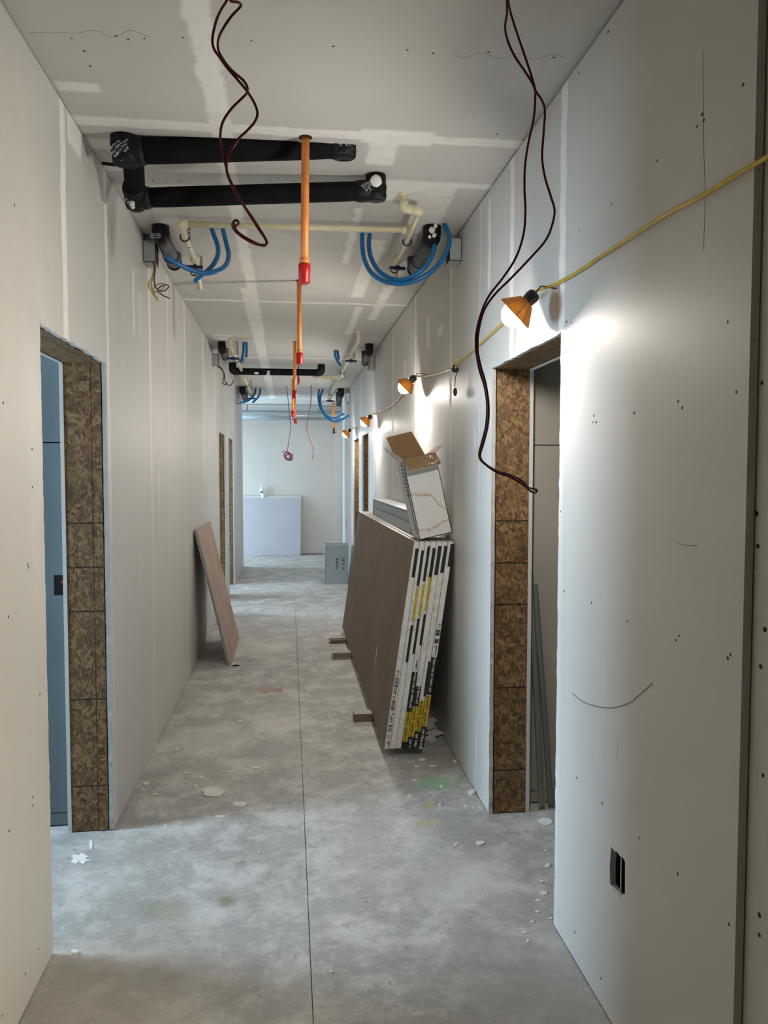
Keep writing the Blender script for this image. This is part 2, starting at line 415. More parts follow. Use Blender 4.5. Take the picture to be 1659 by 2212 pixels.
def text_mesh(body, size, thick=.0006, bold=0.0, align='LEFT'):
    c = bpy.data.curves.new('t', 'FONT'); c.body = body; c.size = size; c.extrude = thick/2; c.offset = bold; c.align_x = align; c.resolution_u = 1
    o = bpy.data.objects.new('t', c); COL.objects.link(o)
    dg = bpy.context.evaluated_depsgraph_get(); me = bpy.data.meshes.new_from_object(o.evaluated_get(dg))
    bpy.data.objects.remove(o); bpy.data.curves.remove(c)
    return me
def lettering(items, mat, parent, name='lettering', label=None):
    """items: (body, size, origin, right vector, up vector[, map function]); joined into one flat print"""
    mb = MB()
    for it in items:
        body, size, o, a, b_ = it[:5]; me = text_mesh(body, size, .0005, size*.02)
        a = Vector(a).normalized(); b_ = Vector(b_).normalized(); nrm = a.cross(b_); base = len(mb.v)
        mb = MB(); base = 0
        for v in me.vertices:
            p = Vector(o)+a*v.co.x+b_*v.co.y+nrm*v.co.z
            mb.v.append(it[5](p) if len(it) > 5 else p)
        for f in me.polygons: mb.face([base+i for i in f.vertices])
        bpy.data.meshes.remove(me)
        ob = mb.build(name, mat, parent, label=label, fix=False)
    return ob

# ================================================================ SETTING
XL, XR, ZC = -.78, .91, 2.88
TB = .018                       # two plies of drywall on the corridor side
DL = [(2.555, 3.43), (8.75, 9.62), (10.12, 11.0)]
DR = [(2.505, 3.385), (8.83, 9.58), (10.07, 10.94)]
DT = 2.05
YE = 13.1                       # end of the corridor walls
YW = 15.0                       # end wall

# floor: slab field with recessed saw cuts
fl = MB().box(-4.2, 4.2, -2.6, 15.2, -.16, -.012).build('floor', M['joint'], kind='structure')
g = .0013
xs = [-4.2, .06, 4.2]; ys = [-2.6, 3.985, 10.05, 15.2]
for i in range(2):
    for j in range(3):
        MB().box(xs[i]+g*(i > 0), xs[i+1]-g*(i < 1), ys[j]+g*(j > 0), ys[j+1]-g*(j < 2), -.012, 0).build('concrete_slab', M['concrete'], fl)

# ceiling: deck above, boards below
ce = MB().box(-4.2, 4.2, -2.6, 15.2, 2.90, 3.0).build('ceiling', M['board'], kind='structure')
cs = [-2.6, -.6, .6, 3.0, 5.92, 8.75, 11.5, 13.45, 15.0]
for a, b in zip(cs, cs[1:]):
    for x0, x1 in ((XL-.02, -.26), (-.26, XR+.02)):
        if b > 13.2:
            if a < 13.4:
                pass
            x0, x1 = (-4.0, -.26) if x0 < -.5 else (-.26, 4.0)
        if a < YE < b:
            xa, xb = (XL-.02, -.26) if x1 < 0 else (-.26, XR+.02)
            MB().box(xa, xb, a+.0006, b-.0006, ZC, 2.90).build('drywall_board', M['ceil'], ce)
            continue
        MB().box(x0, x1, a+.0006, b-.0006, ZC, 2.90).build('drywall_board', M['ceil'], ce)

def jag_edge(z0, z1, y, amp, down=False):
    n = max(2, int((z1-z0)/.028)); pts = [(y+random.uniform(-amp, amp)*(0 < k < n), z0+(z1-z0)*k/n) for k in range(n+1)]
    return pts[::-1] if down else pts

def wall(side, xf, doors, seams, y0, y1, hole_list, mat, outward, top):
    """boards on the corridor face. outward = -1 left wall, +1 right wall"""
    name = 'wall_left' if side == 'L' else 'wall_right'
    xo = xf+outward*TB
    # room-side sheathing: the wall's own mesh
    mb = MB(); ya = y0
    xa, xb = sorted((xf+outward*.178, xf+outward*.194))
    for c, d in doors:
        mb.box(xa, xb, ya, c, 0, 2.90); mb.box(xa, xb, c, d, DT, 2.90); ya = d
    mb.box(xa, xb, ya, y1, 0, 2.90)
    for c in (0.004,):                       # plates
        pass
    wo = mb.build(name, M['board'], kind='structure')
    edges = sorted(set([y0, y1]+[e for d in doors for e in d]+[s for s in seams]))
    for a, b in zip(edges, edges[1:]):
        if b-a < .02: continue
        ind = [d for d in doors if a >= d[0]-1e-6 and b <= d[1]+1e-6]
        z0 = DT+.004 if ind else .006
        L = any(abs(a-d[1]) < 1e-6 for d in doors); Rr = any(abs(b-d[0]) < 1e-6 for d in doors)
        pts = []
        if ind:
            n = max(2, int((b-a)/.03)); bot = [(a+(b-a)*k/n, z0+random.uniform(-.003, .003)) for k in range(n+1)]
            pts = bot+[(b, top), (a, top)]
        else:
            pts += [(a, z0)]+[(b, z0)] if not Rr else [(a, z0)]+jag_edge(z0, DT, b, .0035)
            pts += [(b, top), (a, top)]
            if L: pts += jag_edge(z0, DT, a, .0035, True)[:-1]
        hs = [h for h in hole_list if a < h[0][0] < b and not ind]
        mb = MB(); mb.edge_mat = 1
        g_ = .0004
        pts = [(min(max(p[0], a-.004), b+.004), p[1]) for p in pts]
        mb.prism(pts, hs, (xf, 0, 0), (0, 1, 0), (0, 0, 1), (outward*TB, 0, 0))
        mb.build('drywall_board', [mat, M['core']], wo)
    return wo

ho = [(1320, 1829), (1327, 1838), (1333, 1840), (1338, 1848), (1345, 1852), (1350, 1861), (1350, 1935), (1345, 1931), (1340, 1944), (1333, 1932), (1328, 1923), (1318, 1910), (1317, 1875), (1319, 1846)]
hole = [(lambda p: (p.y, p.z))(at(u, v, X=XR)) for u, v in ho]
wl_ = wall('L', XL, DL, [-1.4, -.2, 1.02, 2.845, 4.5, 5.96, 7.2, 8.4, 12.2], -2.6, YE, [], M['wallL'], -1, ZC-.005)
wr_ = wall('R', XR, DR, [3.09, 4.28, 5.5, 6.72, 7.94, 12.1], 1.432, YE, [hole], M['wallR'], 1, ZC-.013)
# rear ply that shows where the outer ply stops, and the plies behind the camera
MB().box(XR+.022, XR+.038, .92, 1.46, .006, ZC).build('drywall_board', M['board'], wr_)
MB().box(XR+.178, XR+.194, .92, 1.5, 0, 2.9).build('drywall_board', M['board'], wr_)
MB().box(XR, XR+.03, -2.6, -.9, .006, ZC).build('drywall_board', M['board'], wr_)
MB().box(XR, XR+.2, -.9, .92, 2.15, 2.9).build('drywall_board', M['board'], wr_)
MB().box(XR+.04, XR+.178, .90, .92, 0, 2.9).build('stud', M['stud'], wr_)
# end caps of the corridor walls
for x0, x1, wo in ((XL-.194, XL, wl_), (XR, XR+.194, wr_)):
    MB().box(x0, x1, YE-.0005, YE+.016, .004, ZC).build('end_board', M['board'], wo)
# backing framing behind the boards (so gaps are dark)
for xf, o, wo, doors in ((XL, -1, wl_, DL), (XR, 1, wr_, DR)):
    y = 1.5
    while y < YE:
        if not any(d[0]-.06 < y < d[1]+.03 for d in doors) and not (o > 0 and 1.88 < y < 2.1):
            xa, xb = sorted((xf+o*(TB+.011), xf+o*.176)); MB().box(xa, xb, y, y+.038, .04, 2.84).build('stud', M['stud'], wo)
        y += .61

# door openings lined with OSB
k = 0
for xf, o, doors in ((XL, -1, DL), (XR, 1, DR)):
    for (c, d) in doors:
        k += 1
        root = thing('door_%d' % k, (xf+o*.1, (c+d)/2, 0), kind='structure')
        xa, xb = sorted((xf+o*.024, xf+o*.176))
        MB().box(xa, xb, d+.003, d+.014, .004, DT+.011).build('jamb', M['osb'], root)
        MB().box(xa, xb, c-.014, c-.003, .004, DT+.011).build('jamb', M['osb'], root)
        MB().box(xa, xb, c-.003, d+.003, DT+.003, DT+.014).build('header', M['osb'], root)
        for yy in (d+.016, c-.054):
            MB().box(xa+.008, xb-.008, yy, yy+.038, .004, DT+.05).build('jamb_stud', M['stud'], root)
# --- left rooms
def shell(name, x0, x1, y0, y1, far_mat, win=None, out=-1):
    """room beside the corridor: three walls; window cut in the outer one. Returns nothing"""
    xo = x0 if out < 0 else x1
    mb = MB(); xa, xb = (xo-.15, xo) if out < 0 else (xo, xo+.15)
    if win:
        wins = win if isinstance(win, list) else [win]
        mb.prism([(y0-.1, 0), (y1+.1, 0), (y1+.1, 2.9), (y0-.1, 2.9)], [[(a, z0), (b, z0), (b, z1), (a, z1)] for a, b, z0, z1 in wins], (xa, 0, 0), (0, 1, 0), (0, 0, 1), (xb-xa, 0, 0))
    else: mb.box(xa, xb, y0-.1, y1+.1, 0, 2.9)
    mb.build('wall_'+name, M['board'], kind='structure')
    root = thing('wall_'+name+'_rear', ((x0+x1)/2, y1, 0), kind='structure')
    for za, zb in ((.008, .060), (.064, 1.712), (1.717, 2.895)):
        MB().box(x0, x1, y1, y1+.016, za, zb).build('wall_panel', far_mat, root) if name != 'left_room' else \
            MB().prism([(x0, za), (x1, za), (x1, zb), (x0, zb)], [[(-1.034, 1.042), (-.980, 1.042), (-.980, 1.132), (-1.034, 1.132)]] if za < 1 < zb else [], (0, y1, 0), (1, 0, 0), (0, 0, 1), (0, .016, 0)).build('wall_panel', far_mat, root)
    MB().box(x0, x1, y1+.018, y1+.10, 0, 2.9).build('backing', M['dark'], root)
    MB().box(x0-.1, x1+.0, y0-.1, y0, 0, 2.9).build('wall_'+name+'_front', M['board'], kind='structure')
shell('left_room', -2.9, XL-.194, .3, 3.50, M['blueboard'], (2.72, 3.42, .70, 2.30))
shell('left_far_room', -2.9, XL-.194, 8.3, 11.4, M['board'], [(9.05, 9.65, .90, 2.10), (10.40, 11.0, .90, 2.10)])
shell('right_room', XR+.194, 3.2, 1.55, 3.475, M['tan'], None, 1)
shell('right_far_room', XR+.194, 3.2, 8.3, 11.4, M['board'], None, 1)
# end cross corridor
ew = MB().box(-4.2, 4.2, YW+.016, YW+.15, 0, 2.9).build('wall_end', M['dark'], kind='structure')
for a, b in ((-4.0, -1.62), (-1.62, -.40), (-.40, .82), (.82, 2.04), (2.04, 4.0)):
    MB().box(a+.001, b-.001, YW, YW+.016, .012, ZC).build('drywall_board', M['board'], ew)
MB().box(-4.2, XL-.194, YE-.15, YE, 0, 2.9).build('wall_cross_left', M['board'], kind='structure')
MB().box(XR+.194, 4.2, YE-.15, YE, 0, 2.9).build('wall_cross_right', M['board'], kind='structure')
MB().prism([(YE-.1, 0), (YW+.1, 0), (YW+.1, 2.9), (YE-.1, 2.9)], [[(13.4, .02), (14.8, .02), (14.8, 1.7), (13.4, 1.7)]], (-4.15, 0, 0), (0, 1, 0), (0, 0, 1), (.15, 0, 0)).build('wall_cross_window', M['board'], kind='structure')
MB().box(4.0, 4.15, YE-.1, YW+.1, 0, 2.9).build('wall_cross_far', M['board'], kind='structure')
# behind the camera
MB().box(-1.0, 4.2, -2.75, -2.6, 0, 2.9).build('wall_rear', M['board'], kind='structure')
MB().box(3.2, 3.3, -2.7, 1.5, 0, 2.9).build('wall_side_room', M['board'], kind='structure')
MB().box(XR+.03, 3.3, -1.05, -.9, 0, 2.9).build('wall_side_room_rear', M['board'], kind='structure')

# electrical box behind the cut-out low in the right wall
hb = thing('outlet_box', (XR+.04, 1.99, .40), 'black electrical box set in the ragged cut-out low in the near right wall', 'outlet')
y0, y1, z0, z1 = 1.945, 2.035, .385, .525
mb = MB()
mb.box(XR+.075, XR+.08, y0, y1, z0, z1); mb.box(XR+.016, XR+.08, y0-.003, y0, z0, z1); mb.box(XR+.016, XR+.08, y1-.03, y1-.027, z0, z1)
mb.box(XR+.016, XR+.08, y0, y1-.027, z1, z1+.003); mb.box(XR+.016, XR+.08, y0, y1-.027, z0-.003, z0)
mb.build('box_body', M['black'], hb)
mb = MB(); mb.box(XR+.013, XR+.016, y1-.030, y1-.0275, z0-.01, z1+.01); mb.box(XR+.013, XR+.016, y0, y1-.03, z1, z1+.007); mb.box(XR+.013, XR+.016, y0, y1-.03, z0-.007, z0)
mb.build('rim', M['white_card'], hb, label='pale metal rim of the box')
# black electrical box in the blue wall of the left room
rb = thing('outlet_box', (-.995, 3.52, 1.044), 'black electrical box in the blue board seen through the left doorway', 'outlet')
MB().box(-1.033, -.976, 3.512, 3.517, 1.043, 1.131).build('box_body', M['black'], rb)
MB().ball((-1.0, 3.511, 1.10), .006, 8, 6).build('wire_nut', M['redcap'], rb)

# screw dimples and pencil marks on the boards, measured from the photograph
def dots(pts, plane, val, parent, r=.0042):
    mb = MB()
    for (u, v) in pts:
        p = at(u, v, **{plane: val}); d = {'X': Vector((1, 0, 0)), 'Z': Vector((0, 0, 1))}[plane]
        s = -1 if (val > 0) else 1
        mb.cyl(p+d*s*.0003, p-d*s*.003, r*random.uniform(.8, 1.15), 8)
    return mb.build('screw_heads', M['blackink'], parent, kind='stuff')
dots([(1605, 183), (1517, 247), (1520, 260), (1506, 273), (1420, 347), (1321, 440), (1251, 498), (1314, 68), (1251, 157), (1283, 898), (1281, 912), (1288, 912), (1370, 892), (1465, 867), (1474, 881),
      (1591, 847), (1572, 695), (1355, 1342), (1460, 1383), (1467, 1373), (1578, 1414), (1572, 1422), (1278, 1302), (1246, 1680), (1301, 1735), (1381, 1810), (1464, 1888), (1575, 1997),
      (1241, 2014), (1298, 2114), (1076, 390), (1063, 462), (1219, 1277), (1211, 1105), (1224, 695), (1235, 697), (1154, 588), (1030, 655), (1130, 300)], 'X', XR, wr_)
dots([(1652, 1360), (1643, 1440), (1648, 1675), (1640, 1977), (1640, 2020), (1646, 827), (1635, 1110), (1637, 1180)], 'X', XR+.0215, wr_, .005)
dots([(31, 443), (70, 1052), (69, 970), (18, 1332), (60, 1220), (62, 1226), (71, 1722), (70, 1740), (20, 1795), (86, 1500), (195, 600), (84, 2050), (55, 2103), (5, 2194), (7, 870), (296, 420), (170, 262), (235, 480), (395, 1100), (300, 1160)], 'X', XL, wl_)
dots([(312, 83), (395, 81), (543, 88), (720, 100), (880, 108), (936, 115), (1055, 112), (155, 83), (250, 78), (277, 85), (1196, 124), (1074, 290), (330, 390), (358, 390), (386, 390), (182, 110), (195, 143), (640, 320)], 'Z', ZC, ce)
def line_on(name, pts, plane, val, r, mat, parent, n=5):
    return MB().tube(catmull([at(u, v, **{plane: val}) for u, v in pts], n), r, 5).build(name, mat, parent)
line_on('pencil_mark', [(1236, 1497), (1258, 1515), (1290, 1526), (1325, 1529), (1360, 1518), (1385, 1498), (1409, 1476)], 'X', XR, .0011, M['blackink'], wr_)
line_on('pencil_mark', [(1333, 1640), (1335, 1600)], 'X', XR, .0006, M['brownwire'], wr_, 1)
line_on('pencil_mark', [(1464, 1172), (1480, 1177), (1508, 1179)], 'X', XR, .0008, M['brownwire'], wr_)
line_on('scratch', [(1519, 110), (1520, 300), (1523, 420), (1520, 540)], 'X', XR, .0007, M['brownwire'], wr_)
line_on('crack', [(60+i*22, 70+8*math.sin(i*1.7)*(i > 5)+.3*i) for i in range(13)], 'Z', ZC, .0006, M['brownwire'], ce, 4)
line_on('crack', [(980+i*20, 118+6*math.sin(i*1.6)+.5*i) for i in range(13)], 'Z', ZC, .0006, M['brownwire'], ce, 4)
line_on("mud_drip", [(1027, 1560), (1027, 1640), (1024, 1705)], "X", XR, .0016, M["plaster"], wr_)

# ================================================================ CEILING SERVICES
def px(lst, n=6):
    """[(u, v, Y)] pixels at real distances -> smooth 3-D path"""
    return catmull([at(u, v, Y=Y) for u, v, Y in lst], n)
def onto_pipe(c0, c1, r):
    """map function: push a point on to the near side of a pipe running from c0 to c1"""
    c0, c1 = Vector(c0), Vector(c1); d = (c1-c0).normalized()
    def f(p):
        q = c0+d*(p-c0).dot(d); o = p-q
        return q+o.normalized()*r if o.length > 1e-6 else p
    return f

# --- big black foam-covered condensate loop
def legs(mb, pts, r, seg=20, ext=.8, jit=0):
    pts = [Vector(p) for p in pts]
    for i, (a, b) in enumerate(zip(pts, pts[1:])):
        d = (b-a).normalized(); a2 = a-d*r*ext*(i > 0); b2 = b+d*r*ext*(i < len(pts)-2)
        n = 6; mb.tube([a2.lerp(b2, k/n) for k in range(n+1)], [r*.93]+[r+random.uniform(-jit, jit) for _ in range(n-1)]+[r*.93], seg)
    return mb
A0, A1 = at(272, 327, Y=3.13), at(742, 314, Y=3.13)
B0, B1 = at(293, 428, Y=3.38), at(812, 412, Y=3.38)
root = thing('insulated_pipe', (A0+B1)/2, 'black foam-insulated pipe loop under the nearest ceiling, above the red wire loop', 'pipe')
top = Vector((0, 0, .14))
legs(MB(), [A0+Vector((-.005, 0, .16)), A0, A1, A1+Vector((0, 0, .12))], .050).build('pipe_run', M['foam'], root)
legs(MB(), [A0+Vector((.02, .03, .01)), B0, B1, B1+Vector((0, .0, .13))], .041).build('pipe_run', M['foam'], root)
def wrap(parent, pts, r, mat='tape', seg=16, rad=.04, rough=.0022):
    mb = legs(MB(), pts, r, seg, .85, rough); return mb.build('tape_wrap', M[mat], parent, label='black tape wrapped round the elbow' if mat == 'tape' else None)
dA = (A1-A0).normalized(); dB = (B1-B0).normalized()
t1 = wrap(root, [A0+Vector((-.005, 0, .12)), A0, A0+dA*.07], .056, rad=.05)
t2 = wrap(root, [A1-dA*.05, A1, A1+Vector((0, 0, .10))], .053, rad=.05)
t3 = wrap(root, [B0+(A0-B0)*.28, B0, B0+dB*.06], .046, rad=.035)
t4 = wrap(root, [B1-dB*.09, B1, B1+Vector((0, 0, .07))], .046, rad=.035)
def tape_print(parent, c, d, r, rows, ang=45, size=.0135, rot=1, f0=None):
    """rows of small pale print laid diagonally round the near side of a pipe"""
    d = Vector(d).normalized(); side = Vector((0, -1, -.35)).normalized(); up = d.cross(side)*-1
    if up.z < 0: up = -up
    a = (d*math.cos(math.radians(ang))+up*math.sin(math.radians(ang))*rot).normalized(); b_ = (side*-1).cross(a).normalized()*1.0
    if b_.z < 0: b_ = -b_
    items = []
    for i, body in enumerate(rows):
        o = Vector(c)+side*(r)+b_*((len(rows)/2-i)*size*1.05)-a*(.045)
        items.append((body, size, o, a, b_, onto_pipe(c-d, Vector(c)+d, r+.0016)))
    return lettering(items, M['print'], parent, 'tape_print', 'pale print on the black tape')
tape_print(root, A0+dA*.005, dA, .0565, ['PABCO PVC', 'ALL PIPE WRAP', 'PABCO PVC', 'PIPE WRAP', 'PABCO'], 42)
tape_print(root, A1-dA*.012, dA, .0535, ['ALL PIPE WR', 'PABCO PVC', '1 DAVO'], -42)
tape_print(root, B0+dB*.012, dB, .0475, ['PABCO PVC', 'INSUL WRAP', 'PABCO'], 38, .012)
tape_print(root, B1-dB*.03, dB, .0465, ['PABCO', 'INSUL', 'CO PVC', 'PVC PI'], -48, .013)
MB().ball(at(812, 391, Y=3.335), .026, 14, 8, (1, .35, 1), .08).build('plaster_dab', M['plaster'], root)
MB().ball(at(285, 440, Y=3.335), .012, 10, 6, (1, .5, 1.2), .1).ball(at(287, 447, Y=3.335), .009, 10, 6, (1, .5, 1), .1).build('plaster_dab', M['plaster'], root)
MB().tube([at(222, 353, Y=3.2), at(250, 356, Y=3.17)], .007, 8).build('stub', M['foam'], root)

# --- sprinkler drops: orange pipe with a red cap
def drop(u, y_top, u1, v1, label, cap_v0, with_hole_disc=True):
    p0 = at(u, y_top, Z=ZC); Y = p0.y; p1 = at(u1, v1, Y=Y)
    r = .0155
    root = thing('sprinkler_drop', (p0.x, Y, p1.z), label, 'sprinkler pipe', 'orange sprinkler drops with red caps along the corridor ceiling')
    c0 = at(u1, cap_v0, Y=Y)
    d = (p1-p0).normalized()
    MB().cyl(p0-d*.02, p1-d*.02, r, 16).build('pipe', M['orange'], root)
    MB().tube([c0-d*.022, c0-d*.020, c0+d*.002], [r, r+.0035, r+.0035], 16).build('coupling', M['orange'], root)
    h = (p1-c0).length
    MB().tube([c0, c0+d*.004, c0+d*h*.5, c0+d*h*.52, c0+d*(h-.004), p1], [.021, .0235, .0235, .0225, .0225, .020], 18).build('cap', M['redcap'], root, label='red plastic end cap')
    if with_hole_disc:
        mb = MB(); mb.cyl((p0.x, Y, ZC-.0012), (p0.x, Y, ZC+.002), .026, 14); mb.build('ceiling_cutout', M['dark'], root)  # near-black disc painting the shaded hole round the pipe
        if Y < 4: MB().tube([Vector((p0.x+.02*math.cos(a), Y+.012*math.sin(a), ZC-.001-.02*abs(math.sin(a/2)))) for a in [i*.5 for i in range(13)]], .0012, 5).build('wire_ring', M['steel'], root)
drop(660, 297, 657.5, 613, 'orange sprinkler drop with red cap, nearest and largest', 570)
drop(646, 606, 647, 787, 'orange sprinkler drop with red cap, second from the camera', 762)
drop(637, 738, 636, 860, 'orange sprinkler drop with red cap, third from the camera', 843)
drop(632.5, 819, 633, 901.5, 'orange sprinkler drop with red cap, fourth from the camera', 888)
drop(637, 836, 638, 915, 'orange sprinkler drop with red cap, farthest and lowest in view', 905)
# far right orange drop with its bare hanger
p = at(720, 868, Z=ZC); q = at(721, 925, Y=p.y)
root = thing('hanging_pipe', (p.x, p.y, q.z-.1), 'short orange pipe with a black hooked end hanging before the far duct', 'pipe')
MB().cyl(p, q, .024, 14).build('pipe', M['orange'], root)
MB().tube([q, q-Vector((0, 0, .10))], .018, 8).tube([q-Vector((0, 0, .075)), q-Vector((-.055, 0, .07))], .007, 6).build('hook', M['black'], root)
# small red stub between the far drops
a = at(644.5, 812, Y=9.3)
root = MB().tube([Vector((a.x, a.y, ZC+.004)), a, at(645, 824, Y=9.3), at(644.5, 831, Y=9.3)], [.006, .010, .016, .006], 8).build('red_strap_end', M['redcap'])
tag(root, 'short red stub end hanging from the ceiling beside the third orange drop', 'pipe end')

# --- cream pipe run
def strap(root, top, L, w=.016):
    mb = MB(); mb.prism([(-w/2, 0), (w/2, 0), (w/2, -L), (-w/2, -L)],
        [[(-.003, -z-.003), (.003, -z-.003), (.003, -z+.003), (-.003, -z+.003)] for z in [L*(i+.5)/6 for i in range(6)]], top, (1, 0, 0), (0, 0, 1), (0, .0015, 0))
    mb.build('hanger_strap', M['steel'], root, label='perforated steel hanger strap')
def ring(root, c, r, w=.004):
    MB().tube([Vector(c)+Vector((r*math.cos(a), 0, r*math.sin(a))) for a in [2.6+i*.36 for i in range(12)]], w, 6).build('clamp', M['black'], root)
def valve(root, c, s=1, rot=0.):
    c = Vector(c)
    MB().tube([c-Vector((0, .035*s, 0)), c-Vector((0, .018*s, 0)), c, c+Vector((0, .018*s, 0)), c+Vector((0, .035*s, 0))], [.022*s, .023*s, .029*s, .023*s, .022*s], 14).cyl(c, c-Vector((0, 0, .042*s)), .012*s, 10).build('valve_body', M['cpvc'], root)
    m = Matrix.Translation(c-Vector((0, 0, .045*s))) @ Matrix.Rotation(rot, 4, 'Z')
    MB().box(-.045*s, .045*s, -.010*s, .010*s, -.009*s, .007*s, m).box(-.012*s, .012*s, -.014*s, .014*s, -.012*s, .012*s, m).build('handle', M['navy'], root, label='dark navy valve handle')
def fit(root, pts, r, rad=.012): MB().tube(bend(pts, rad, 5), r, 14).build('elbow', M['cpvc'], root)
rC = .0148
e0 = at(872, 418, Z=ZC); Y0 = e0.y
e1 = at(873, 450, Y=Y0); e2 = at(908, 456, Y=Y0)
xr = e2.x
tee = at(885, 497, X=xr); v_ = at(858, 562, X=xr); end = at(836, 616, X=xr)
cl = at(390, 484, Y=tee.y); le = at(409, 535, X=cl.x+.0); lv = at(421, 560, X=cl.x+.005); lend = at(432, 622, X=cl.x+.01)
root = thing('cream_pipe', (0, tee.y, 2.8), 'cream plastic pipe crossing the nearest ceiling, with tee and two navy valves', 'pipe')
MB().tube(bend([e0+Vector((0, 0, .03)), e1, e2, e2+(end-e2)], .012), rC, 16).build('pipe', M['cpvc'], root)
MB().tube([tee, cl], rC, 16).build('pipe', M['cpvc'], root)
MB().tube(bend([cl+Vector((.0, -.001, 0)), le, lv, lend], .01), rC, 16).build('pipe', M['cpvc'], root)
MB().cyl(e0+Vector((0, 0, .01)), e0-Vector((0, 0, .014)), .022, 16).build('collar', M['cpvc'], root)
fit(root, [e1+Vector((0, 0, .035)), e1, e1+(e2-e1).normalized()*.04], .021)
fit(root, [e2-(e2-e1).normalized()*.04, e2, e2+(end-e2).normalized()*.035], .021)
ax = (end-e2).normalized()
MB().cyl(tee-ax*.032, tee+ax*.032, .020, 16).cyl(tee, tee+(cl-tee).normalized()*.042, .020, 16).build('tee', M['cpvc'], root)
fit(root, [cl+(tee-cl).normalized()*.035, cl, cl+(le-cl).normalized()*.035], .0205)
valve(root, v_, 1.0, .1); valve(root, lv, .95, .1)
MB().ball(lend, .0165, 12, 8).build('end_cap', M['cpvc'], root)
for (u, v, L) in ((888, 512, .085), (857, 580, .075), (408, 488, .115), (434, 554, .10)): strap(root, at(u, v, Z=ZC), L)
ring(root, at(879, 522, X=xr), .021); ring(root, at(399, 512, X=cl.x), .022); ring(root, at(852, 582, X=xr), .021); ring(root, at(419, 588, X=cl.x), .018)

# --- black and grey foam stubs beside the walls
def stub(u0, v0, X, Y0_, Y1_, z0, z1, r, label, group, print_rows=True):
    a = Vector((X, Y0_, z0)); b_ = Vector((X, Y1_, z1)); d = (b_-a).normalized()
    root = thing('insulated_pipe_stub', (X, Y0_, z1-r), label, 'pipe', group)
    MB().tube(bend([Vector((X, Y0_, ZC+.01)), a, b_, Vector((X, Y1_+.02, ZC+.01))], r*1.1), r, 16).build('foam_sleeve', M['foam_grey'], root, label='dusty grey foam sleeve')
    q = bend([Vector((X, Y0_, ZC+.004)), a, a+d*r*1.9], r*1.1)
    MB().tube(q, [r+.005+random.uniform(-.002, .003) for _ in q], 14).build('tape_wrap', M['tape'], root, label='black tape at the ceiling end')
    mid = a.lerp(b_, .72)
    MB().cyl(mid-d*.008, mid+d*.008, r+.005, 14).build('clamp', M['navy'], root)
    MB().tube([b_-d*.02, b_, b_+d*.015], [r+.003, r+.004, r-.006], 14).build('end_wrap', M['foam'], root)
    if print_rows: tape_print(root, a+Vector((.0, -.0, -.012)), Vector((1, 0, 0)), r+.006, ['PABCO PVC', 'INSUL WRAP', 'PABCO PVC'], 4, .0095)
    return root
GS = 'foam-wrapped pipe stubs beside the corridor walls'
stub(0, 0, -.665, 4.20, 4.68, 2.835, 2.815, .040, 'black and grey foam-wrapped pipe stub by the left wall, nearest', GS)
s1 = stub(0, 0, .752, 4.03, 4.60, 2.825, 2.805, .041, 'black and grey foam-wrapped pipe stub by the right wall, nearest, dabbed with plaster', GS, False)
for (u, v, r) in ((933, 497, .017), (938, 508, .012), (928, 512, .009), (941, 488, .012)): MB().ball(at(u, v, Y=3.975), r, 8, 6, (1, .4, 1), .15).build('plaster_dab', M['plaster'], s1)
stub(0, 0, -.655, 7.75, 8.15, 2.80, 2.79, .034, 'black foam-wrapped pipe stub by the left wall, middle of the corridor', GS, False)
stub(0, 0, .802, 7.70, 8.15, 2.80, 2.76, .034, 'black foam-wrapped pipe stub by the right wall, middle of the corridor', GS, False)
stub(0, 0, -.69, 11.7, 12.4, 2.81, 2.76, .042, 'black foam-wrapped pipe stub by the left wall, far end of the corridor', GS, False)
stub(0, 0, .79, 11.75, 12.3, 2.80, 2.70, .042, 'black foam-wrapped pipe stub by the right wall, far end of the corridor', GS, False)

# --- blue tubes
GB = 'loose ends of blue tubing hanging from the ceiling'
def pex(pts, label, r=.0122):
    P = catmull([at(*p[:2], Y=p[2]) for p in pts], 7)
    P[0] = P[0]+Vector((0, 0, .0)); o = MB().tube(P, r, 12).build('blue_tube', M['pex']); return tag(o, label, 'tube', GB)
pex([(455, 484, 4.19), (461, 505, 4.18), (470, 530, 4.16), (470, 553, 4.1), (458, 575, 4.04), (440, 592, 4.0), (421, 608, 3.97)], 'blue tube ending low behind its twin, near left wall')
pex([(479, 484, 4.19), (484, 505, 4.17), (490, 530, 4.14), (494, 550, 4.1), (489, 571, 4.03), (470, 585, 3.95), (440, 590, 3.9), (400, 578, 3.85), (356, 553, 3.8)], 'blue tube bent up to the left over the near left pipe stub')
pex([(783, 497, 4.20), (782, 525, 4.18), (787, 560, 4.12), (803, 590, 4.05), (832, 608, 4.0), (868, 613, 3.96), (905, 603, 3.93), (937, 582, 3.92), (962, 550, 3.93), (971, 517, 3.95), (960, 483, 3.98)], 'blue tube in a long U near the right wall, outer loop')
pex([(800, 497, 4.20), (797, 525, 4.18), (801, 555, 4.13), (818, 585, 4.06), (845, 602, 4.01), (872, 604, 3.97), (900, 592, 3.94), (922, 572, 3.93), (936, 545, 3.94), (939, 530, 3.96)], 'blue tube in a long U near the right wall, inner loop')
pex([(526, 734, 7.75), (526, 755, 7.75), (524, 770, 7.75), (520, 784, 7.74)], 'blue tube end, longer of the pair at mid corridor on the left', .013)
pex([(532, 734, 7.75), (533, 755, 7.75), (532, 772, 7.75)], 'blue tube end, shorter of the pair at mid corridor on the left', .013)
pex([(723, 755, 8.15), (724, 768, 8.12), (729, 780, 8.1), (736, 790, 8.05)], 'blue tube end, longer of the pair at mid corridor on the right', .013)
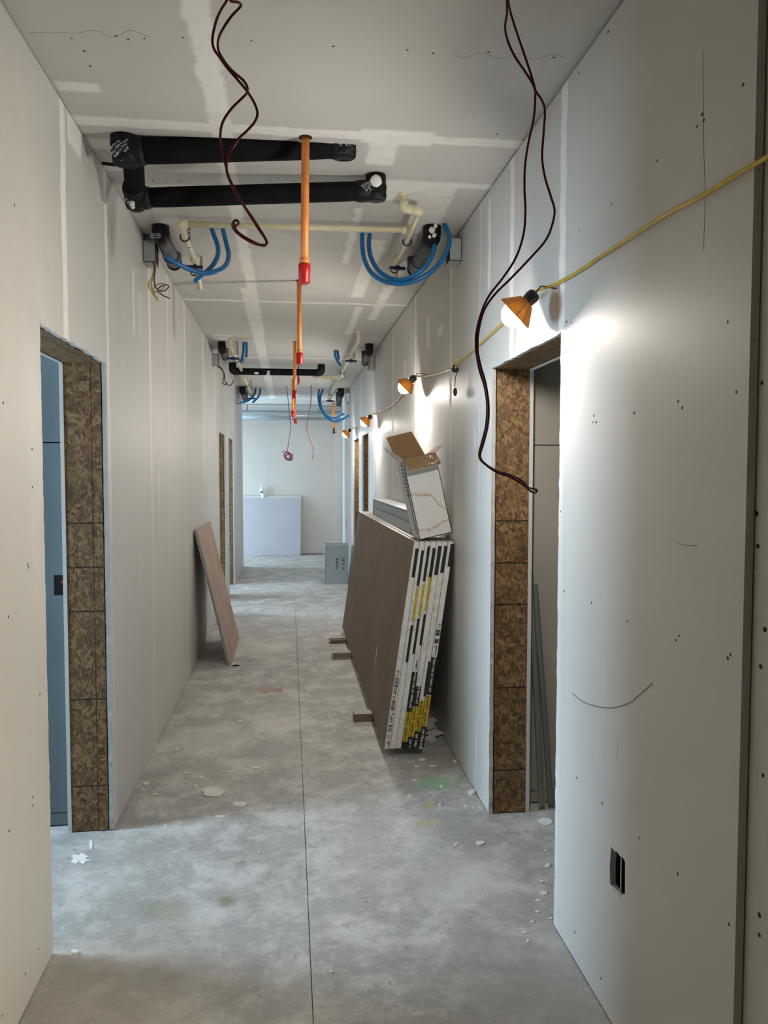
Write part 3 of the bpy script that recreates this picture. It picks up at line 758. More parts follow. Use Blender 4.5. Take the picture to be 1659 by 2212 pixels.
pex([(729, 755, 8.15), (730, 766, 8.13), (732, 776, 8.1)], 'blue tube end, shorter of the pair at mid corridor on the right', .013)
pex([(552, 838, 11.95), (551, 848, 11.9), (545, 858, 11.8), (533, 867, 11.7), (514, 871, 11.6)], 'blue tube curving left under the far left pipe stub', .015)
pex([(563, 838, 11.95), (561, 850, 11.9), (556, 860, 11.8), (546, 869, 11.7)], 'blue tube hooked short beside the far left pipe stub', .015)
pex([(689, 841, 11.9), (688, 860, 11.8), (692, 880, 11.6), (703, 897, 11.5), (722, 903, 11.4), (743, 894, 11.3)], 'blue tube sweeping right at the far end, upper of two', .016)
pex([(698, 841, 11.9), (692, 858, 11.8), (694, 880, 11.6), (706, 902, 11.5), (727, 911, 11.4), (753, 898, 11.3)], 'blue tube sweeping right at the far end, lower of two', .016)
for (x, y) in ((.415, 4.22), (.452, 4.22), (-.42, 4.22), (-.365, 4.22)): pass

# --- junction boxes and their wires
def jbox(side, Y, z0, z1, L, label, wires=()):
    xf = XL if side < 0 else XR
    x1 = xf-side*.062
    root = thing('junction_box', (xf-side*.03, Y, z0), label, 'junction box', 'steel junction boxes high on the corridor walls')
    a, b_ = sorted((xf, x1)); t = .003
    mb = MB().box(a, b_, Y, Y+t, z0, z1).box(a, b_, Y+L-t, Y+L, z0, z1).box(a, b_, Y, Y+L, z1-t, z1).box(a, b_, Y, Y+L, z0, z0+t)
    mb.box(*( (a, a+t) if side < 0 else (b_-t, b_)), Y, Y+L, z0, z1)
    mb.build('box_body', M['boxsteel'], root)
    e = (b_-.006, b_-.004) if side < 0 else (a+.004, a+.006)
    MB().box(*e, Y+.004, Y+L-.004, z0+.004, z1-.004).build('dark_opening', M['dark'], root)  # near-black sheet over the open face, painting the shaded inside
    for m, pts in wires: MB().tube(px(pts, 6), .0035 if Y < 6 else .006, 8).build('wire', M[m], root)
    return root
jbox(-1, 4.33, 2.725, 2.845, .12, 'steel junction box high on the left wall with loose yellow and purple wires', (
    ('yellowwire', [(322, 555, 4.36), (331, 570, 4.33), (330, 595, 4.3), (321, 612, 4.3), (324, 625, 4.3), (333, 630, 4.3), (345, 628, 4.28), (356, 619, 4.28), (352, 613, 4.3), (340, 615, 4.32), (331, 625, 4.3), (330, 634, 4.3), (342, 650, 4.3)]),
    ('yellowwire', [(322, 557, 4.38), (333, 575, 4.35), (331, 600, 4.33), (326, 614, 4.33), (332, 632, 4.33), (341, 647, 4.33)]),
    ('purple', [(324, 555, 4.36), (335, 575, 4.33), (333, 600, 4.3), (335, 618, 4.28), (343, 628, 4.27), (355, 628, 4.26), (364, 620, 4.27), (360, 615, 4.28), (347, 619, 4.3), (341, 627, 4.3), (350, 637, 4.3), (367, 645, 4.3)])))
jbox(1, 4.02, 2.705, 2.825, .12, 'steel junction box high on the right wall, nearest')
jbox(-1, 8.05, 2.69, 2.81, .12, 'steel junction box on the left wall at mid corridor with a curled brown wire', (
    ('brownwire', [(468, 789, 8.1), (479, 796, 8.1), (485, 810, 8.1), (486, 822, 8.1), (491, 831, 8.1), (498, 832, 8.1), (505, 822, 8.1)]),
    ('brownwire', [(468, 790, 8.1), (480, 799, 8.1), (484, 812, 8.1), (481, 824, 8.1), (485, 831, 8.1), (492, 827, 8.1)])))
jbox(1, 8.2, 2.69, 2.83, .12, 'steel junction box on the right wall at mid corridor', (('yellowwire', [(801, 779, 8.2), (799, 787, 8.2), (799, 795, 8.15)]),))
jbox(-1, 11.55, 2.62, 2.77, .12, 'steel junction box on the left wall at the far end', (('brownwire', [(513, 848, 11.5), (516, 856, 11.5), (515, 862, 11.5)]),))
jbox(1, 11.5, 2.66, 2.79, .12, 'steel junction box on the right wall at the far end')

# --- second foam pipe across the ceiling with its cream run behind
Y2 = 9.2
B0, B1 = at(503, 802, Y=Y2), at(694, 805, Y=Y2)
B0b = at(506, 805, Y=Y2)
root = thing('insulated_pipe', (B0+B1)/2, 'black foam-insulated pipe crossing the ceiling at mid corridor', 'pipe')
MB().tube(bend([at(502, 770, Y=Y2), B0, B1, at(694, 770, Y=Y2)], .045), .040, 16).build('pipe_run', M['foam'], root)
for e, s, c in ((B0, 1, 502), (B1, -1, 694)):
    q = bend([at(c, 788, Y=Y2), e, e+(B1-B0).normalized()*s*.07], .045); MB().tube(q, [.045+random.uniform(-.002, .002) for _ in q], 14).build('tape_wrap', M['tape'], root, label='black tape wrapped round the elbow')
for (u, v) in ((554, 806), (580, 803), (579, 808)): MB().ball(at(u, v, Y=Y2-.038), .016 if u > 560 else .02, 8, 6, (1.4, .4, .7), .1).build('plaster_dab', M['plaster'], root)
root = thing('cream_pipe', (0, 9.6, 2.8), 'cream plastic pipe behind the mid-corridor black pipe, running to the right wall', 'pipe')
MB().tube([at(528, 793, Y=9.75), at(700, 794, Y=9.75)], .020, 12).build('pipe', M['cpvc'], root)
xq = .64
f0 = at(774, 716, Z=ZC); f1 = Vector((xq, f0.y+.02, 2.80)); 
MB().tube(bend([f0+Vector((0, 0, .02)), f1, Vector((xq, 13.0, 2.80))], .02), .0175, 12).build('pipe', M['cpvc'], root)
MB().cyl(f0+Vector((0, 0, .005)), f0-Vector((0, 0, .016)), .028, 14).build('collar', M['cpvc'], root)
valve(root, (xq, 7.95, 2.80), 1.25, .08); valve(root, (xq, 12.2, 2.79), 1.3, .2)
tq = Vector((xq, 9.75, 2.80))
MB().cyl(tq-Vector((0, .06, 0)), tq+Vector((0, .06, 0)), .026, 14).cyl(tq, tq-Vector((.11, 0, 0)), .026, 14).build('tee', M['cpvc'], root)
MB().tube([tq, Vector((.3, 9.75, 2.80))], .018, 12).build('pipe', M['cpvc'], root)
MB().tube([at(676, 815, Y=9.5), at(730, 812, Y=9.5)], .016, 10).cyl(at(700, 815, Y=9.5), at(712, 814, Y=9.5), .024, 12).build('branch_pipe', M['cpvc'], root)
strap(root, Vector((xq+.03, 7.9, ZC)), .12, .02); strap(root, Vector((xq+.03, 9.4, ZC)), .12, .02); ring(root, (xq, 9.3, 2.80), .026, .005); ring(root, (xq, 11.8, 2.80), .026, .005)
MB().ball(at(739, 812, Y=9.3), .020, 8, 6, (1, .6, 1.3), .2).build('plaster_dab', M['plaster'], root)
root = thing('cream_pipe', (-.5, 8, 2.8), 'cream plastic pipe with navy valve by the left wall at mid corridor', 'pipe')
g0 = at(498, 729, Z=ZC); xg = g0.x
MB().tube(bend([g0+Vector((0, 0, .02)), Vector((xg, g0.y+.02, 2.79)), Vector((xg, 9.3, 2.79))], .03), .0185, 12).build('pipe', M['cpvc'], root)
MB().cyl(g0-Vector((0, 0, .02)), g0-Vector((0, 0, .07)), .026, 12).build('collar', M['cpvc'], root)
valve(root, (xg, 7.85, 2.79), 1.3, .06); strap(root, Vector((xg+.05, 7.7, ZC)), .13, .022); strap(root, Vector((xg+.07, 8.3, ZC)), .13, .022); ring(root, (xg, 8.35, 2.79), .027, .005)
root = thing('cream_pipe', (-.5, 11, 2.8), 'cream plastic pipe with navy valve by the left wall at the far end', 'pipe')
MB().tube([(-.575, 9.9, 2.82), (-.575, 12.6, 2.80)], .019, 12).build('pipe', M['cpvc'], root)
MB().cyl((-.575, 11.7, 2.81), (-.575, 11.82, 2.81), .028, 12).build('collar', M['cpvc'], root)
valve(root, (-.575, 12.0, 2.80), 1.4, .1); strap(root, Vector((-.53, 10.9, ZC)), .13, .022); ring(root, (-.575, 10.8, 2.81), .027, .005)

# --- galvanised duct over the cross corridor
dz0 = at(600, 908, Y=14.62).z; dz1 = at(600, 887, Y=14.62).z; dc = (dz0+dz1)/2; dr = (dz1-dz0)/2
root = thing('round_duct', (0, 14.62, dz0), 'round galvanised duct crossing the far end just under the ceiling', 'duct')
MB().cyl((-3.6, 14.62, dc), (3.6, 14.62, dc), dr, 28).build('duct_pipe', M['galv'], root)
for x in (-2.4, -1.2, .05, 1.25, 2.5): MB().cyl((x, 14.62, dc), (x+.02, 14.62, dc), dr+.005, 28).build('joint_band', M['galv'], root)
for x in (-.79, .6): MB().box(x, x+.025, 14.60, 14.64, dc+dr-.01, ZC).build('hanger_strap', M['steel'], root)
pa = [at(685, 882, Z=ZC-.02), at(736, 884, Z=ZC-.02), at(734, 869, Z=ZC-.02), at(695, 868, Z=ZC-.02)]
o = MB().prism([(p.x, p.y) for p in pa], [], (0, 0, ZC-.016), (1, 0, 0), (0, 1, 0), (0, 0, .014)).build('ceiling_patch', M['core']); tag(o, 'pale board offcut screwed to the far ceiling above the blue tubes', 'board')

# ================================================================ CABLES
def cable(name, paths, r, mat, label, seg=8, n=7, kind='cable', strand='strand'):
    P0 = paths[0][0]; root = thing(name, at(P0[0], P0[1], Y=P0[2]), label, kind)
    for p in paths: MB().tube(px(p, n), r, seg).build(strand, M[mat], root)
    return root
Yc_ = 1.97
def yy(l, Y=Yc_, amp=.02): return [(u, v, Y+amp*math.sin(i*.9)) for i, (u, v) in enumerate(l)]
cable('red_cable', [
    yy([(505, -70), (497, -30), (490, 0), (478, 20), (467, 45), (459, 82), (462, 105), (474, 123), (492, 148), (512, 171), (532, 195), (548, 220), (556, 243), (551, 262), (534, 282), (517, 298), (500, 322), (490, 348), (491, 375), (501, 400), (515, 425), (535, 457), (556, 490), (574, 518), (574, 529), (552, 527), (527, 514), (509, 500), (502, 487), (506, 477), (513, 477), (515, 484), (508, 489)]),
    yy([(510, -70), (500, -30), (497, 0), (514, 5), (520, 13), (500, 35), (482, 62), (472, 85), (471, 105), (478, 122), (492, 142), (507, 158), (525, 173), (534, 188), (534, 200), (520, 215), (500, 235), (482, 262), (476, 290), (479, 320), (486, 352), (493, 378), (505, 405), (523, 438), (545, 470), (566, 503), (576, 522), (570, 531), (550, 524), (525, 510), (510, 497), (505, 482)], Yc_+.03)],
    .0034, 'redwire', 'dark red cable hung in a twisted loop from the ceiling, left of the orange drop', kind='cable')
cable('red_cable', [
    yy([(1096, -80), (1096, -30), (1095, 0), (1095, 30), (1091, 60), (1098, 92), (1112, 122), (1131, 150), (1149, 178), (1157, 197), (1170, 216), (1177, 240), (1174, 290), (1171, 340), (1177, 382), (1190, 425), (1198, 455), (1192, 488), (1178, 520), (1145, 558), (1105, 600), (1068, 637), (1045, 672), (1034, 715), (1032, 755), (1038, 790), (1048, 825), (1055, 870), (1054, 915), (1045, 955), (1037, 985), (1049, 1003), (1075, 1021), (1102, 1030), (1130, 1047), (1148, 1062), (1157, 1064), (1159, 1058), (1149, 1055)]),
    yy([(1098, -80), (1098, -30), (1098, 0), (1103, 28), (1119, 78), (1135, 125), (1149, 168), (1156, 200), (1153, 255), (1141, 310), (1134, 360), (1133, 410), (1135, 455), (1131, 505), (1115, 555), (1088, 598), (1057, 638), (1040, 675), (1029, 720), (1029, 760), (1036, 800), (1046, 832), (1052, 872), (1050, 918), (1042, 952), (1035, 984), (1046, 1001), (1073, 1017), (1100, 1025), (1125, 1037), (1140, 1052), (1150, 1055)], Yc_+.03)],
    .0031, 'redwire', 'long dark red cable pair hanging down in front of the right doorway', kind='cable')
# far cables
root = thing('red_cable', at(622, 985, Y=11.2), 'red cable at the far end gathered into a tangled coil', 'cable')
MB().tube(px([(619, 834, 11.2), (625, 890, 11.2), (628, 925, 11.2), (624, 950, 11.2), (621, 974, 11.2)], 6), .005, 6).build('strand', M['redwire_far'], root)
c = at(623, 985, Y=11.2); RS = random.Random(5)
for j in range(9):
    rx, rz, ph, tl = RS.uniform(.030, .066), RS.uniform(.030, .068), RS.uniform(0, 6.3), RS.uniform(-.9, .9)
    o_ = c+Vector((RS.uniform(-.018, .018), RS.uniform(-.02, .02), RS.uniform(-.016, .012)))
    P = []
    for i in range(15):
        a = i*2*math.pi/13+ph; q = Vector((rx*math.cos(a), .02*math.sin(a*2+j), rz*math.sin(a)*(1+.15*math.sin(3*a))))
        P.append(o_+Vector((q.x*math.cos(tl)-q.z*math.sin(tl), q.y, q.x*math.sin(tl)+q.z*math.cos(tl))))
    MB().tube(catmull(P, 3), .0038, 5).build('coil_loop', M['redwire_far'], root)
MB().tube(catmull([c+Vector((-.02, 0, .06)), c+Vector((-.06, 0, .075)), c+Vector((-.085, 0, .06)), c+Vector((-.07, 0, .04)), c+Vector((-.03, 0, .05))], 5), .0038, 5).build('coil_loop', M['redwire_far'], root)
cable('red_cable', [[(672, 832, 11), (672, 851, 11), (671, 875, 11), (665, 905, 11), (663, 925, 11), (668, 945, 11), (675, 965, 11), (677, 978, 11), (674, 992, 11)]], .006, 'redwire_far', 'single red cable end hanging in front of the far wall, right of the coil', 6)

# ================================================================ STRING LIGHT
XW = XR-.012
def cordp(lst, off=None): return catmull([at(u, v, X=XW-(off[i] if off else 0)) for i, (u, v) in enumerate(lst)], 7)
lamps = [(1160, 628), (893, 812), (799, 898), (754, 928)]
root = thing('string_light_cord', at(1160, 628, X=XW), 'yellow temporary-lighting cord strung along the right wall between the lamps', 'cord')
MB().tube(cordp([(1900, 190), (1659, 338), (1590, 378), (1520, 421), (1440, 463), (1370, 507), (1300, 552), (1250, 586), (1200, 613), (1158, 629)], [.0, 0, 0, 0, 0, 0, 0, 0, .01, .045]), .0052, 10).build('cord_run', M['yellow'], root)
MB().tube(cordp([(1140, 640), (1112, 672), (1075, 708), (1040, 740), (1008, 768), (990, 783)], [.06, .02, 0, 0, 0, .02]), .0055, 10).build('cord_run', M['yellow'], root)
MB().tube(cordp([(983, 795), (967, 800), (945, 807), (920, 812), (893, 813)], [.02, 0, 0, 0, .045]), .0055, 10).build('cord_run', M['yellow'], root)
MB().tube(cordp([(882, 826), (872, 845), (855, 868), (835, 883), (815, 893), (799, 898)], [.05, .01, 0, 0, 0, .045]), .006, 10).build('cord_run', M['yellow'], root)
MB().tube(cordp([(794, 905), (783, 917), (770, 925), (754, 929)], [.045, 0, 0, .045]), .006, 10).build('cord_run', M['yellow'], root)

def frame_of(d):
    d = d.normalized(); n = Vector((1, 0, 0))-d*d.x; n.normalize(); return n, d.cross(n)
def lamp(u, v, label, s=1.0):
    p = at(u, v, X=XR-.085)
    d = Vector((-.66, .34, -.67)).normalized(); n, m = frame_of(d)          # n points back to the wall
    root = thing('caged_lamp', p, label, 'lamp', 'lit work lamps strung along the right wall')
    MB().tube([p-d*.018*s, p-d*.010*s, p+d*.004*s, p+d*.030*s, p+d*.034*s], [.012*s, .022*s, .024*s, .021*s, .026*s], 14).build('socket', M['black'], root)
    MB().tube([p-d*.012*s, p-d*.03*s+Vector((.006, 0, .012)), p-d*.02*s+Vector((.02, 0, .02)), Vector((XR, p.y, p.z+.028*s))], .0022*s, 6).build('hook', M['black'], root)
    # plastic guard: cone segments on the wall side, with ribs and an open rim
    mb = MB(); N = 24; a0, a1 = 0, 2*math.pi
    rad = lambda t: (.026+.040*t)*s
    for (t, k_) in ((0, 0), (1, 1)):
        pass
    rings = [0, .25, .5, .75, 1.0]; b = 0
    for t in rings:
        for off in (0, .002*s):
            for i in range(N+1):
                a = a0+(a1-a0)*i/N; q = rad(t)+off
                mb.v.append(p+d*(.026+.055*t)*s+q*(math.cos(a)*n+math.sin(a)*m))
    W = 2*(N+1)
    for j in range(len(rings)-1):
        for i in range(N):
            mb.face((j*W+i, j*W+i+1, (j+1)*W+i+1, (j+1)*W+i)); mb.face((j*W+N+1+i, (j+1)*W+N+1+i, (j+1)*W+N+2+i, j*W+N+2+i))
    for i in range(N):
        j = (len(rings)-1)*W; mb.face((j+i, j+i+1, j+N+2+i, j+N+1+i)); mb.face((i, N+1+i, N+2+i, i+1))
    mb.build('guard', M['guard'], root, label='orange plastic guard')
    mb = MB()
    for a in (-105, -60, -15, 30, 75, 105, 150, 195):
        a = math.radians(a); mb.tube([p+d*.026*s+rad(0)*(math.cos(a)*n+math.sin(a)*m), p+d*.081*s+(rad(1)+.002)*(math.cos(a)*n+math.sin(a)*m)], .0022*s, 5)
    mb.tube([p+d*.081*s+rad(1)*(math.cos(i*.3)*n+math.sin(i*.3)*m) for i in range(22)], .0025*s, 5)
    mb.build('rib', M['guard'], root)
    c = p+d*.086*s
    MB().tube([p+d*.030*s, p+d*.060*s], .013*s, 10).build('bulb_base', M['steel'], root)
    MB().ball(c, .043*s, 14, 9).build('bulb', M['bulb'], root, label='glowing bulb')
    return root
lamp(1150, 640, 'lit work lamp with orange guard above the right doorway, nearest and largest')
lamp(893, 817, 'lit orange-guarded work lamp, second from the camera, left of the hanging black plug')
lamp(800, 900, 'lit orange-guarded work lamp, third from the camera')
lamp(756, 929, 'lit orange-guarded work lamp, farthest, at the corridor end')
# tied plug between the first two lamps
c = at(983, 796, X=XR-.028)
root = thing('cord_socket', c, 'black unlit socket tied to the cord with a small black cap dangling below', 'socket')
MB().ball(c+Vector((0, 0, -.006)), .024, 14, 8, (.9, 1, .62), .03).cyl(c+Vector((0, 0, -.002)), c+Vector((0, 0, .018)), .013, 12).build('socket', M['black'], root)
MB().tube([c+Vector((.0, .022*math.cos(i*.35), .008+.018*math.sin(i*.35))) for i in range(-2, 12)], .0042, 8).build('cord_loop', M['yellow'], root)
MB().tube([c+Vector((.01, -.02, -.012)), c+Vector((.0, -.006, -.05)), c+Vector((0, .004, -.10))], .0022, 6).build('tether', M['black'], root)
MB().ball(c+Vector((.0, -.004, -.125)), .020, 12, 8, (.55, .75, 1.15)).build('cap', M['black'], root)

# ================================================================ DRYWALL STACK
Z0 = .052
p0 = at(830, 1617, Z=Z0); p0 = Vector((p0.x, p0.y, Z0)); pt = at(895, 1170, Y=p0.y)
eh = (pt-p0); HS = eh.length; eh.normalize(); et = Vector((eh.z, 0, -eh.x)).normalized()
LS = 3.40; YN = p0.y
pitch = (XR-.003-pt.x)/7.0; ts = pitch*eh.z/2-.0015
def W_(O, h, t, dy=0.): return O+eh*h+et*t+Vector((0, dy, 0))
desc = ['outermost of the leaning stack, brown face towards the corridor', 'second from the corridor side of the leaning stack', 'third from the corridor side of the leaning stack',
        'fourth from the corridor side, yellow tape lowest', 'fifth from the corridor side, yellow tape one step higher', 'sixth from the corridor side, yellow tape second highest', 'against the wall, yellow tape highest and label above it']
#   (kind, h0, h1, t0, t1) fractions of height and thickness of the bundle end
rec = {
 0: [('w', 0, .47, 0, 1), ('w', .47, 1, .0, 1), ('k', .83, .97, .42, 1)],
 1: [('w', 0, .41, 0, 1), ('w', .41, 1, 0, .55), ('k', .42, .60, .58, 1), ('y', .62, .78, .58, 1), ('k', .79, .96, .5, 1)],
 2: [('w', 0, .46, 0, 1), ('w', .46, 1, 0, .55), ('k', .46, .63, .58, 1), ('y', .64, .80, .58, 1), ('k', .81, .98, .5, 1)],
 3: [('k', 0, .03, 0, 1), ('y', .03, .175, 0, 1), ('k', .178, .37, 0, 1), ('w', .374, .435, 0, 1), ('w', .435, .82, 0, .5), ('w', .435, .50, .5, 1), ('k', .50, .65, .6, 1), ('y', .67, .83, .6, 1), ('k', .83, .97, .45, 1)],
 4: [('k', 0, .053, 0, 1), ('y', .053, .20, 0, 1), ('k', .203, .30, 0, 1), ('w', .305, .82, 0, 1), ('k', .84, .98, .35, 1)],
 5: [('k', 0, .078, 0, 1), ('y', .078, .225, 0, 1), ('w', .23, 1, 0, .6), ('k', .25, .42, .62, 1), ('w', .42, .85, .6, 1), ('k', .85, .98, .4, 1)],
 6: [('k', 0, .102, 0, 1), ('y', .102, .255, 0, 1), ('k', .258, .44, 0, 1), ('w', .443, .53, 0, 1), ('w', .53, .88, 0, 1), ('k', .88, .99, .5, 1)]}
TM = {'w': 'paper_edge', 'k': 'blackink', 'y': 'goldtape'}
for k in range(7):
    O = p0+Vector((pitch*k, 0, 0)); tw = 2*ts+.0006
    root = thing('drywall_bundle', O, 'taped pair of drywall sheets, '+desc[k], 'drywall', 'taped pairs of drywall sheets leaning on the right wall')
    dy = 0 if k == 0 else random.uniform(.0, .006)
    for j in range(2):
        mb = MB(); o = W_(O, 0, j*(ts+.0006), dy+random.uniform(0, .004))
        mb.obox(o, eh*HS, et*ts, (0, LS, 0)); mb.mi = [0]*6
        # ends and long edges show white paper, faces brown
        for fi, q in enumerate(mb.f):
            c = sum((mb.v[i] for i in q), Vector())/4; nrm = (mb.v[q[1]]-mb.v[q[0]]).cross(mb.v[q[2]]-mb.v[q[0]]).normalized()
            if abs(nrm.dot(et)) < .5: mb.mi[fi] = 1
        mb.build('sheet', [M['kraft'], M['paper_edge']], root)
    parts = {}
    for (m, h0, h1, t0, t1) in rec[k]:
        mb = MB(); a0, a1 = h0*HS, h1*HS; n = max(3, int((a1-a0)/.03)); lay = {'w': .0008, 'k': .0013, 'y': .0014}[m]
        L_ = [(a0+(a1-a0)*i/n, t0*tw+(random.uniform(-.0012, .0012) if t0 > 0 else 0)) for i in range(n+1)]
        R_ = [(a0+(a1-a0)*i/n, t1*tw) for i in range(n, -1, -1)]
        mb.prism(L_+R_, [], O+Vector((0, dy-lay, 0)), eh, et, (0, lay-.0001, 0))
        mb.build({'w': 'end_tape', 'k': 'end_tape', 'y': 'end_tape'}[m], M[TM[m]], root, label={'w': 'white end tape', 'k': 'black end tape', 'y': 'yellow end tape'}[m])
    fy = dy-.0021
    def T(body, size, h, t, rot=1):
        """print reading up the sheet end (rot=1) or down it (rot=-1)"""
        a = eh*rot; b_ = -et*rot
        return (body, size, W_(O, h*HS, t*tw, fy), a, b_)
    def bars(h0, h1, n, name='barcode'):
        mb = MB(); x = h0*HS
        for i in range(n):
            wd = random.choice((.002, .003, .0045)); mb.obox(W_(O, x, .12*tw, fy), eh*wd, et*tw*.76, (0, .0006, 0)); x += (h1-h0)*HS/n
        mb.build(name, M['blackink'], root)
    if k == 0:
        bars(.085, .12, 7); bars(.30, .345, 10)
        lettering([T('5/8" x 12\' TE', .023, .128, .80), T('5/8" x 12\' TE', .023, .295, .20, -1), T('/ I', .022, .05, .75), T('/ I A', .022, .35, .75)], M['blackink'], root)
        MB().cyl(W_(O, .03*HS, .5*tw, fy), W_(O, .03*HS, .5*tw, fy+.0015), .0085, 12).build('round_mark', M['pinkink'], root)
        lettering([T('GridMarX', .010, .003, .85)], M['blackink'], root)
    if k in (3, 4, 5, 6):
        yb = {3: .03, 4: .053, 5: .078, 6: .102}[k]
        lettering([T('Gold Bond', .0185, yb+.155-.005-.07, .62), T('Gold Bond', .0185, yb+.072, .30, -1),
                   T('gypsum panel', .006, yb+.085, .86), T('gypsum panel', .006, yb+.066, .12, -1)], M['blackink'], root)
        if k > 3: lettering([T('5/8" FIRE-SHIELD'[:{4: 6, 5: 10, 6: 14}[k]], .019, yb-.012, .25, -1)], M['whiteink'], root)
    if k == 3:
        lettering([T('5/8" PANEL DE YESO FIRE-SHIELD', .0165, .195, .80)], M['whiteink'], root); lettering([T('GridMarX', .013, .381, .75)], M['blackink'], root)
    if k == 4: lettering([T('5/8" PANEL DE Y', .0165, .215, .80)], M['whiteink'], root)
    if k == 6:
        lettering([T('5/8" PANEL DE YESO FIRE-SHIELD', .0165, .272, .80)], M['whiteink'], root); lettering([T('GridMarX', .013, .45, .75), T('C5', .018, .585, .8)], M['blackink'], root)
        MB().cyl(W_(O, .492*HS, .5*tw, fy), W_(O, .492*HS, .5*tw, fy+.0015), .0075, 12).build('round_mark', M['pinkink'], root)
        bars(.545, .575, 8); bars(.508, .53, 5)
    if k in (1, 2, 4, 5):
        # rows of tiny printed ticks down the white tape
        mb = MB()
        for i in range(9):
            h = random.uniform(.26, .8)*HS; mb.obox(W_(O, h, .2*tw, dy-.0014), eh*random.uniform(.003, .02), et*.0018, (0, .0005, 0))
        mb.build('small_print', M['blackink'], root, kind='stuff')
# pale torn patch on the outer face corner
zc_ = W_(p0, .845*HS, -.0008, 0)
MB().prism([(0, 0), (.012, .002), (.009, .04), (.014, .075), (0, .09)], [], zc_+Vector((0, .0, 0)), (0, 1, 0), eh, et*-.0006).build('torn_paper', M['core'], ORG and [o for o in ORG if o.name == 'drywall_bundle'][0])
fb = [o for o in ORG if o.name == 'drywall_bundle'][0]
for (u0, v0, u1, v1, w_) in ((806, 1480, 815, 1395, .002), (806, 1195, 820, 1150, .003), (788, 1267, 797, 1210, .0015), (798, 1258, 800, 1215, .001)):
    def hit(u, v):
        d = R3 @ Vector(((u-CX)/F, -(v-CY)/F, -1)); c = Vector((0, 0, CAMH)); return c+d*((p0-c).dot(et)/d.dot(et))
    a, b_ = hit(u0, v0), hit(u1, v1); MB().tube([a-et*.0004, b_-et*.0004], w_, 5).build('scratch', M['core'], fb)
# offcut strips the stack stands on
def strips(u, v, n, w_, x1, jit, label, lastw=None):
    q = at(u, v, Z=0)
    for i in range(n):
        jx, jy = random.uniform(-jit, jit), random.uniform(-jit, jit)*.6; h = .0124
        mb = MB().box(q.x+jx, x1, q.y+jy, q.y+jy+w_, i*.0127, i*.0127+h); mb.mi = [0, 1, 1, 1, 1, 1]
        for fi, f in enumerate(mb.f):
            nn = (mb.v[f[1]]-mb.v[f[0]]).cross(mb.v[f[2]]-mb.v[f[0]]).normalized(); mb.mi[fi] = 0 if abs(nn.z) > .9 else 1
        o = mb.build('drywall_strip', [M['core'], M['kraft']])
        tag(o, label % ['bottom', 'second', 'third', 'top'][i], 'drywall strip', 'offcut strips propping up the sheet stack')
strips(765, 1560, 4, .085, .735, .004, 'brown-edged drywall offcut strip, %s of the nearest pile under the sheet stack')
strips(720, 1424, 4, .085, .735, .012, 'brown-edged drywall offcut strip, %s of the middle pile under the sheet stack')
strips(714, 1391, 4, .085, .735, .012, 'brown-edged drywall offcut strip, %s of the farthest pile under the sheet stack')

# ---------------------------------------------------------------- grey cartons on the stack
zt = pt.z+.004
def long_carton(z, h, dx, label, top=False):
    root = thing('long_carton', (.8, 5.8, z), label, 'carton', 'long grey cartons lying on the sheet stack')
    ya, yb = 4.62, 7.05; xa, xb = pt.x+.062+dx, pt.x+.088+dx
    w_ = XR-.006-xb
    MB().obox((xa, ya, z), (xb-xa, yb-ya, 0), (w_, 0, 0), (0, 0, h)).build('carton_body', M['greycard'], root)
    for y in (ya-.001, yb-.05): 
        f = (y-ya)/(yb-ya); x = xa+(xb-xa)*f
        MB().obox((x-.0015, y, z), (0, .05, 0), (w_+.0015, 0, 0), (0, 0, h+.001)).build('end_band', M['navyprint'], root, label='dark blue end band')
    MB().obox((xa-.0012, ya, z+h-.008), (xb-xa, yb-ya, 0), (.0012, 0, 0), (0, 0, .007)).build('edge_line', M['navyprint'], root)
    if top:
        n = 6
        for i in range(n):
            sx = w_/n; MB().obox((xa+sx*i+.002, ya+.06, z+h+.0002), (xb-xa, yb-ya-.16, 0), (sx-.004, 0, 0), (0, 0, .004)).build('lid_strip', M['brightcard'], root)
    return root
long_carton(zt, .070, 0, 'long grey carton lying on the sheet stack, lower of two')
long_carton(zt+.0705, .062, .003, 'long grey carton lying on the sheet stack, upper of two, with white ribbed top', True)

# ---------------------------------------------------------------- open white carton
th = math.radians(12.4)
ew_ = Vector((math.cos(th), 0, math.sin(th))); eu = Vector((-math.sin(th), 0, math.cos(th))); ey = Vector((0, 1, 0))
O = at(907, 1171, Y=YN+.05); O.z = max(O.z, zt+.001); O.y = YN+.05
Wd, Hd, Dd = .188, .455, .26
root = thing('open_carton', O, 'tall white carton with water stains and open brown flaps, tilted on the sheet stack', 'carton')
def panel(name, o, a, b_, nin, outer='white_card', label=None):
    """card panel: outer ply and brown inner ply; nin = direction of the inside"""
    nin = Vector(nin).normalized(); mb = MB(); mb.obox(o, a, b_, nin*.0018); mb.cur = 1; mb.obox(Vector(o)+nin*.0018, a, b_, nin*.0018)
    return mb.build(name, [M[outer], M['card']], root, label=label)
panel('front_panel', O, ew_*Wd, eu*Hd, ey, 'stained', 'water-stained white front')
panel('rear_panel', O+ey*Dd, ew_*Wd, eu*Hd, -ey)
lp = panel('side_panel', O, ey*Dd, eu*Hd, ew_)
panel('side_panel', O+ew_*Wd, ey*Dd, eu*Hd, -ew_)
panel('bottom_panel', O, ew_*Wd, ey*Dd, eu)
T0 = O+eu*Hd
def flap(poly, o, a, b_, nin, label=None, rev=False):
    nin = Vector(nin).normalized(); mb = MB(); mb.prism(poly, [], o, a, b_, nin*.0018); mb.cur = 1; mb.prism(poly, [], Vector(o)+nin*.0018, a, b_, nin*.0018)
    mb.build('flap', [M['white_card'], M['card']], root, label=label)
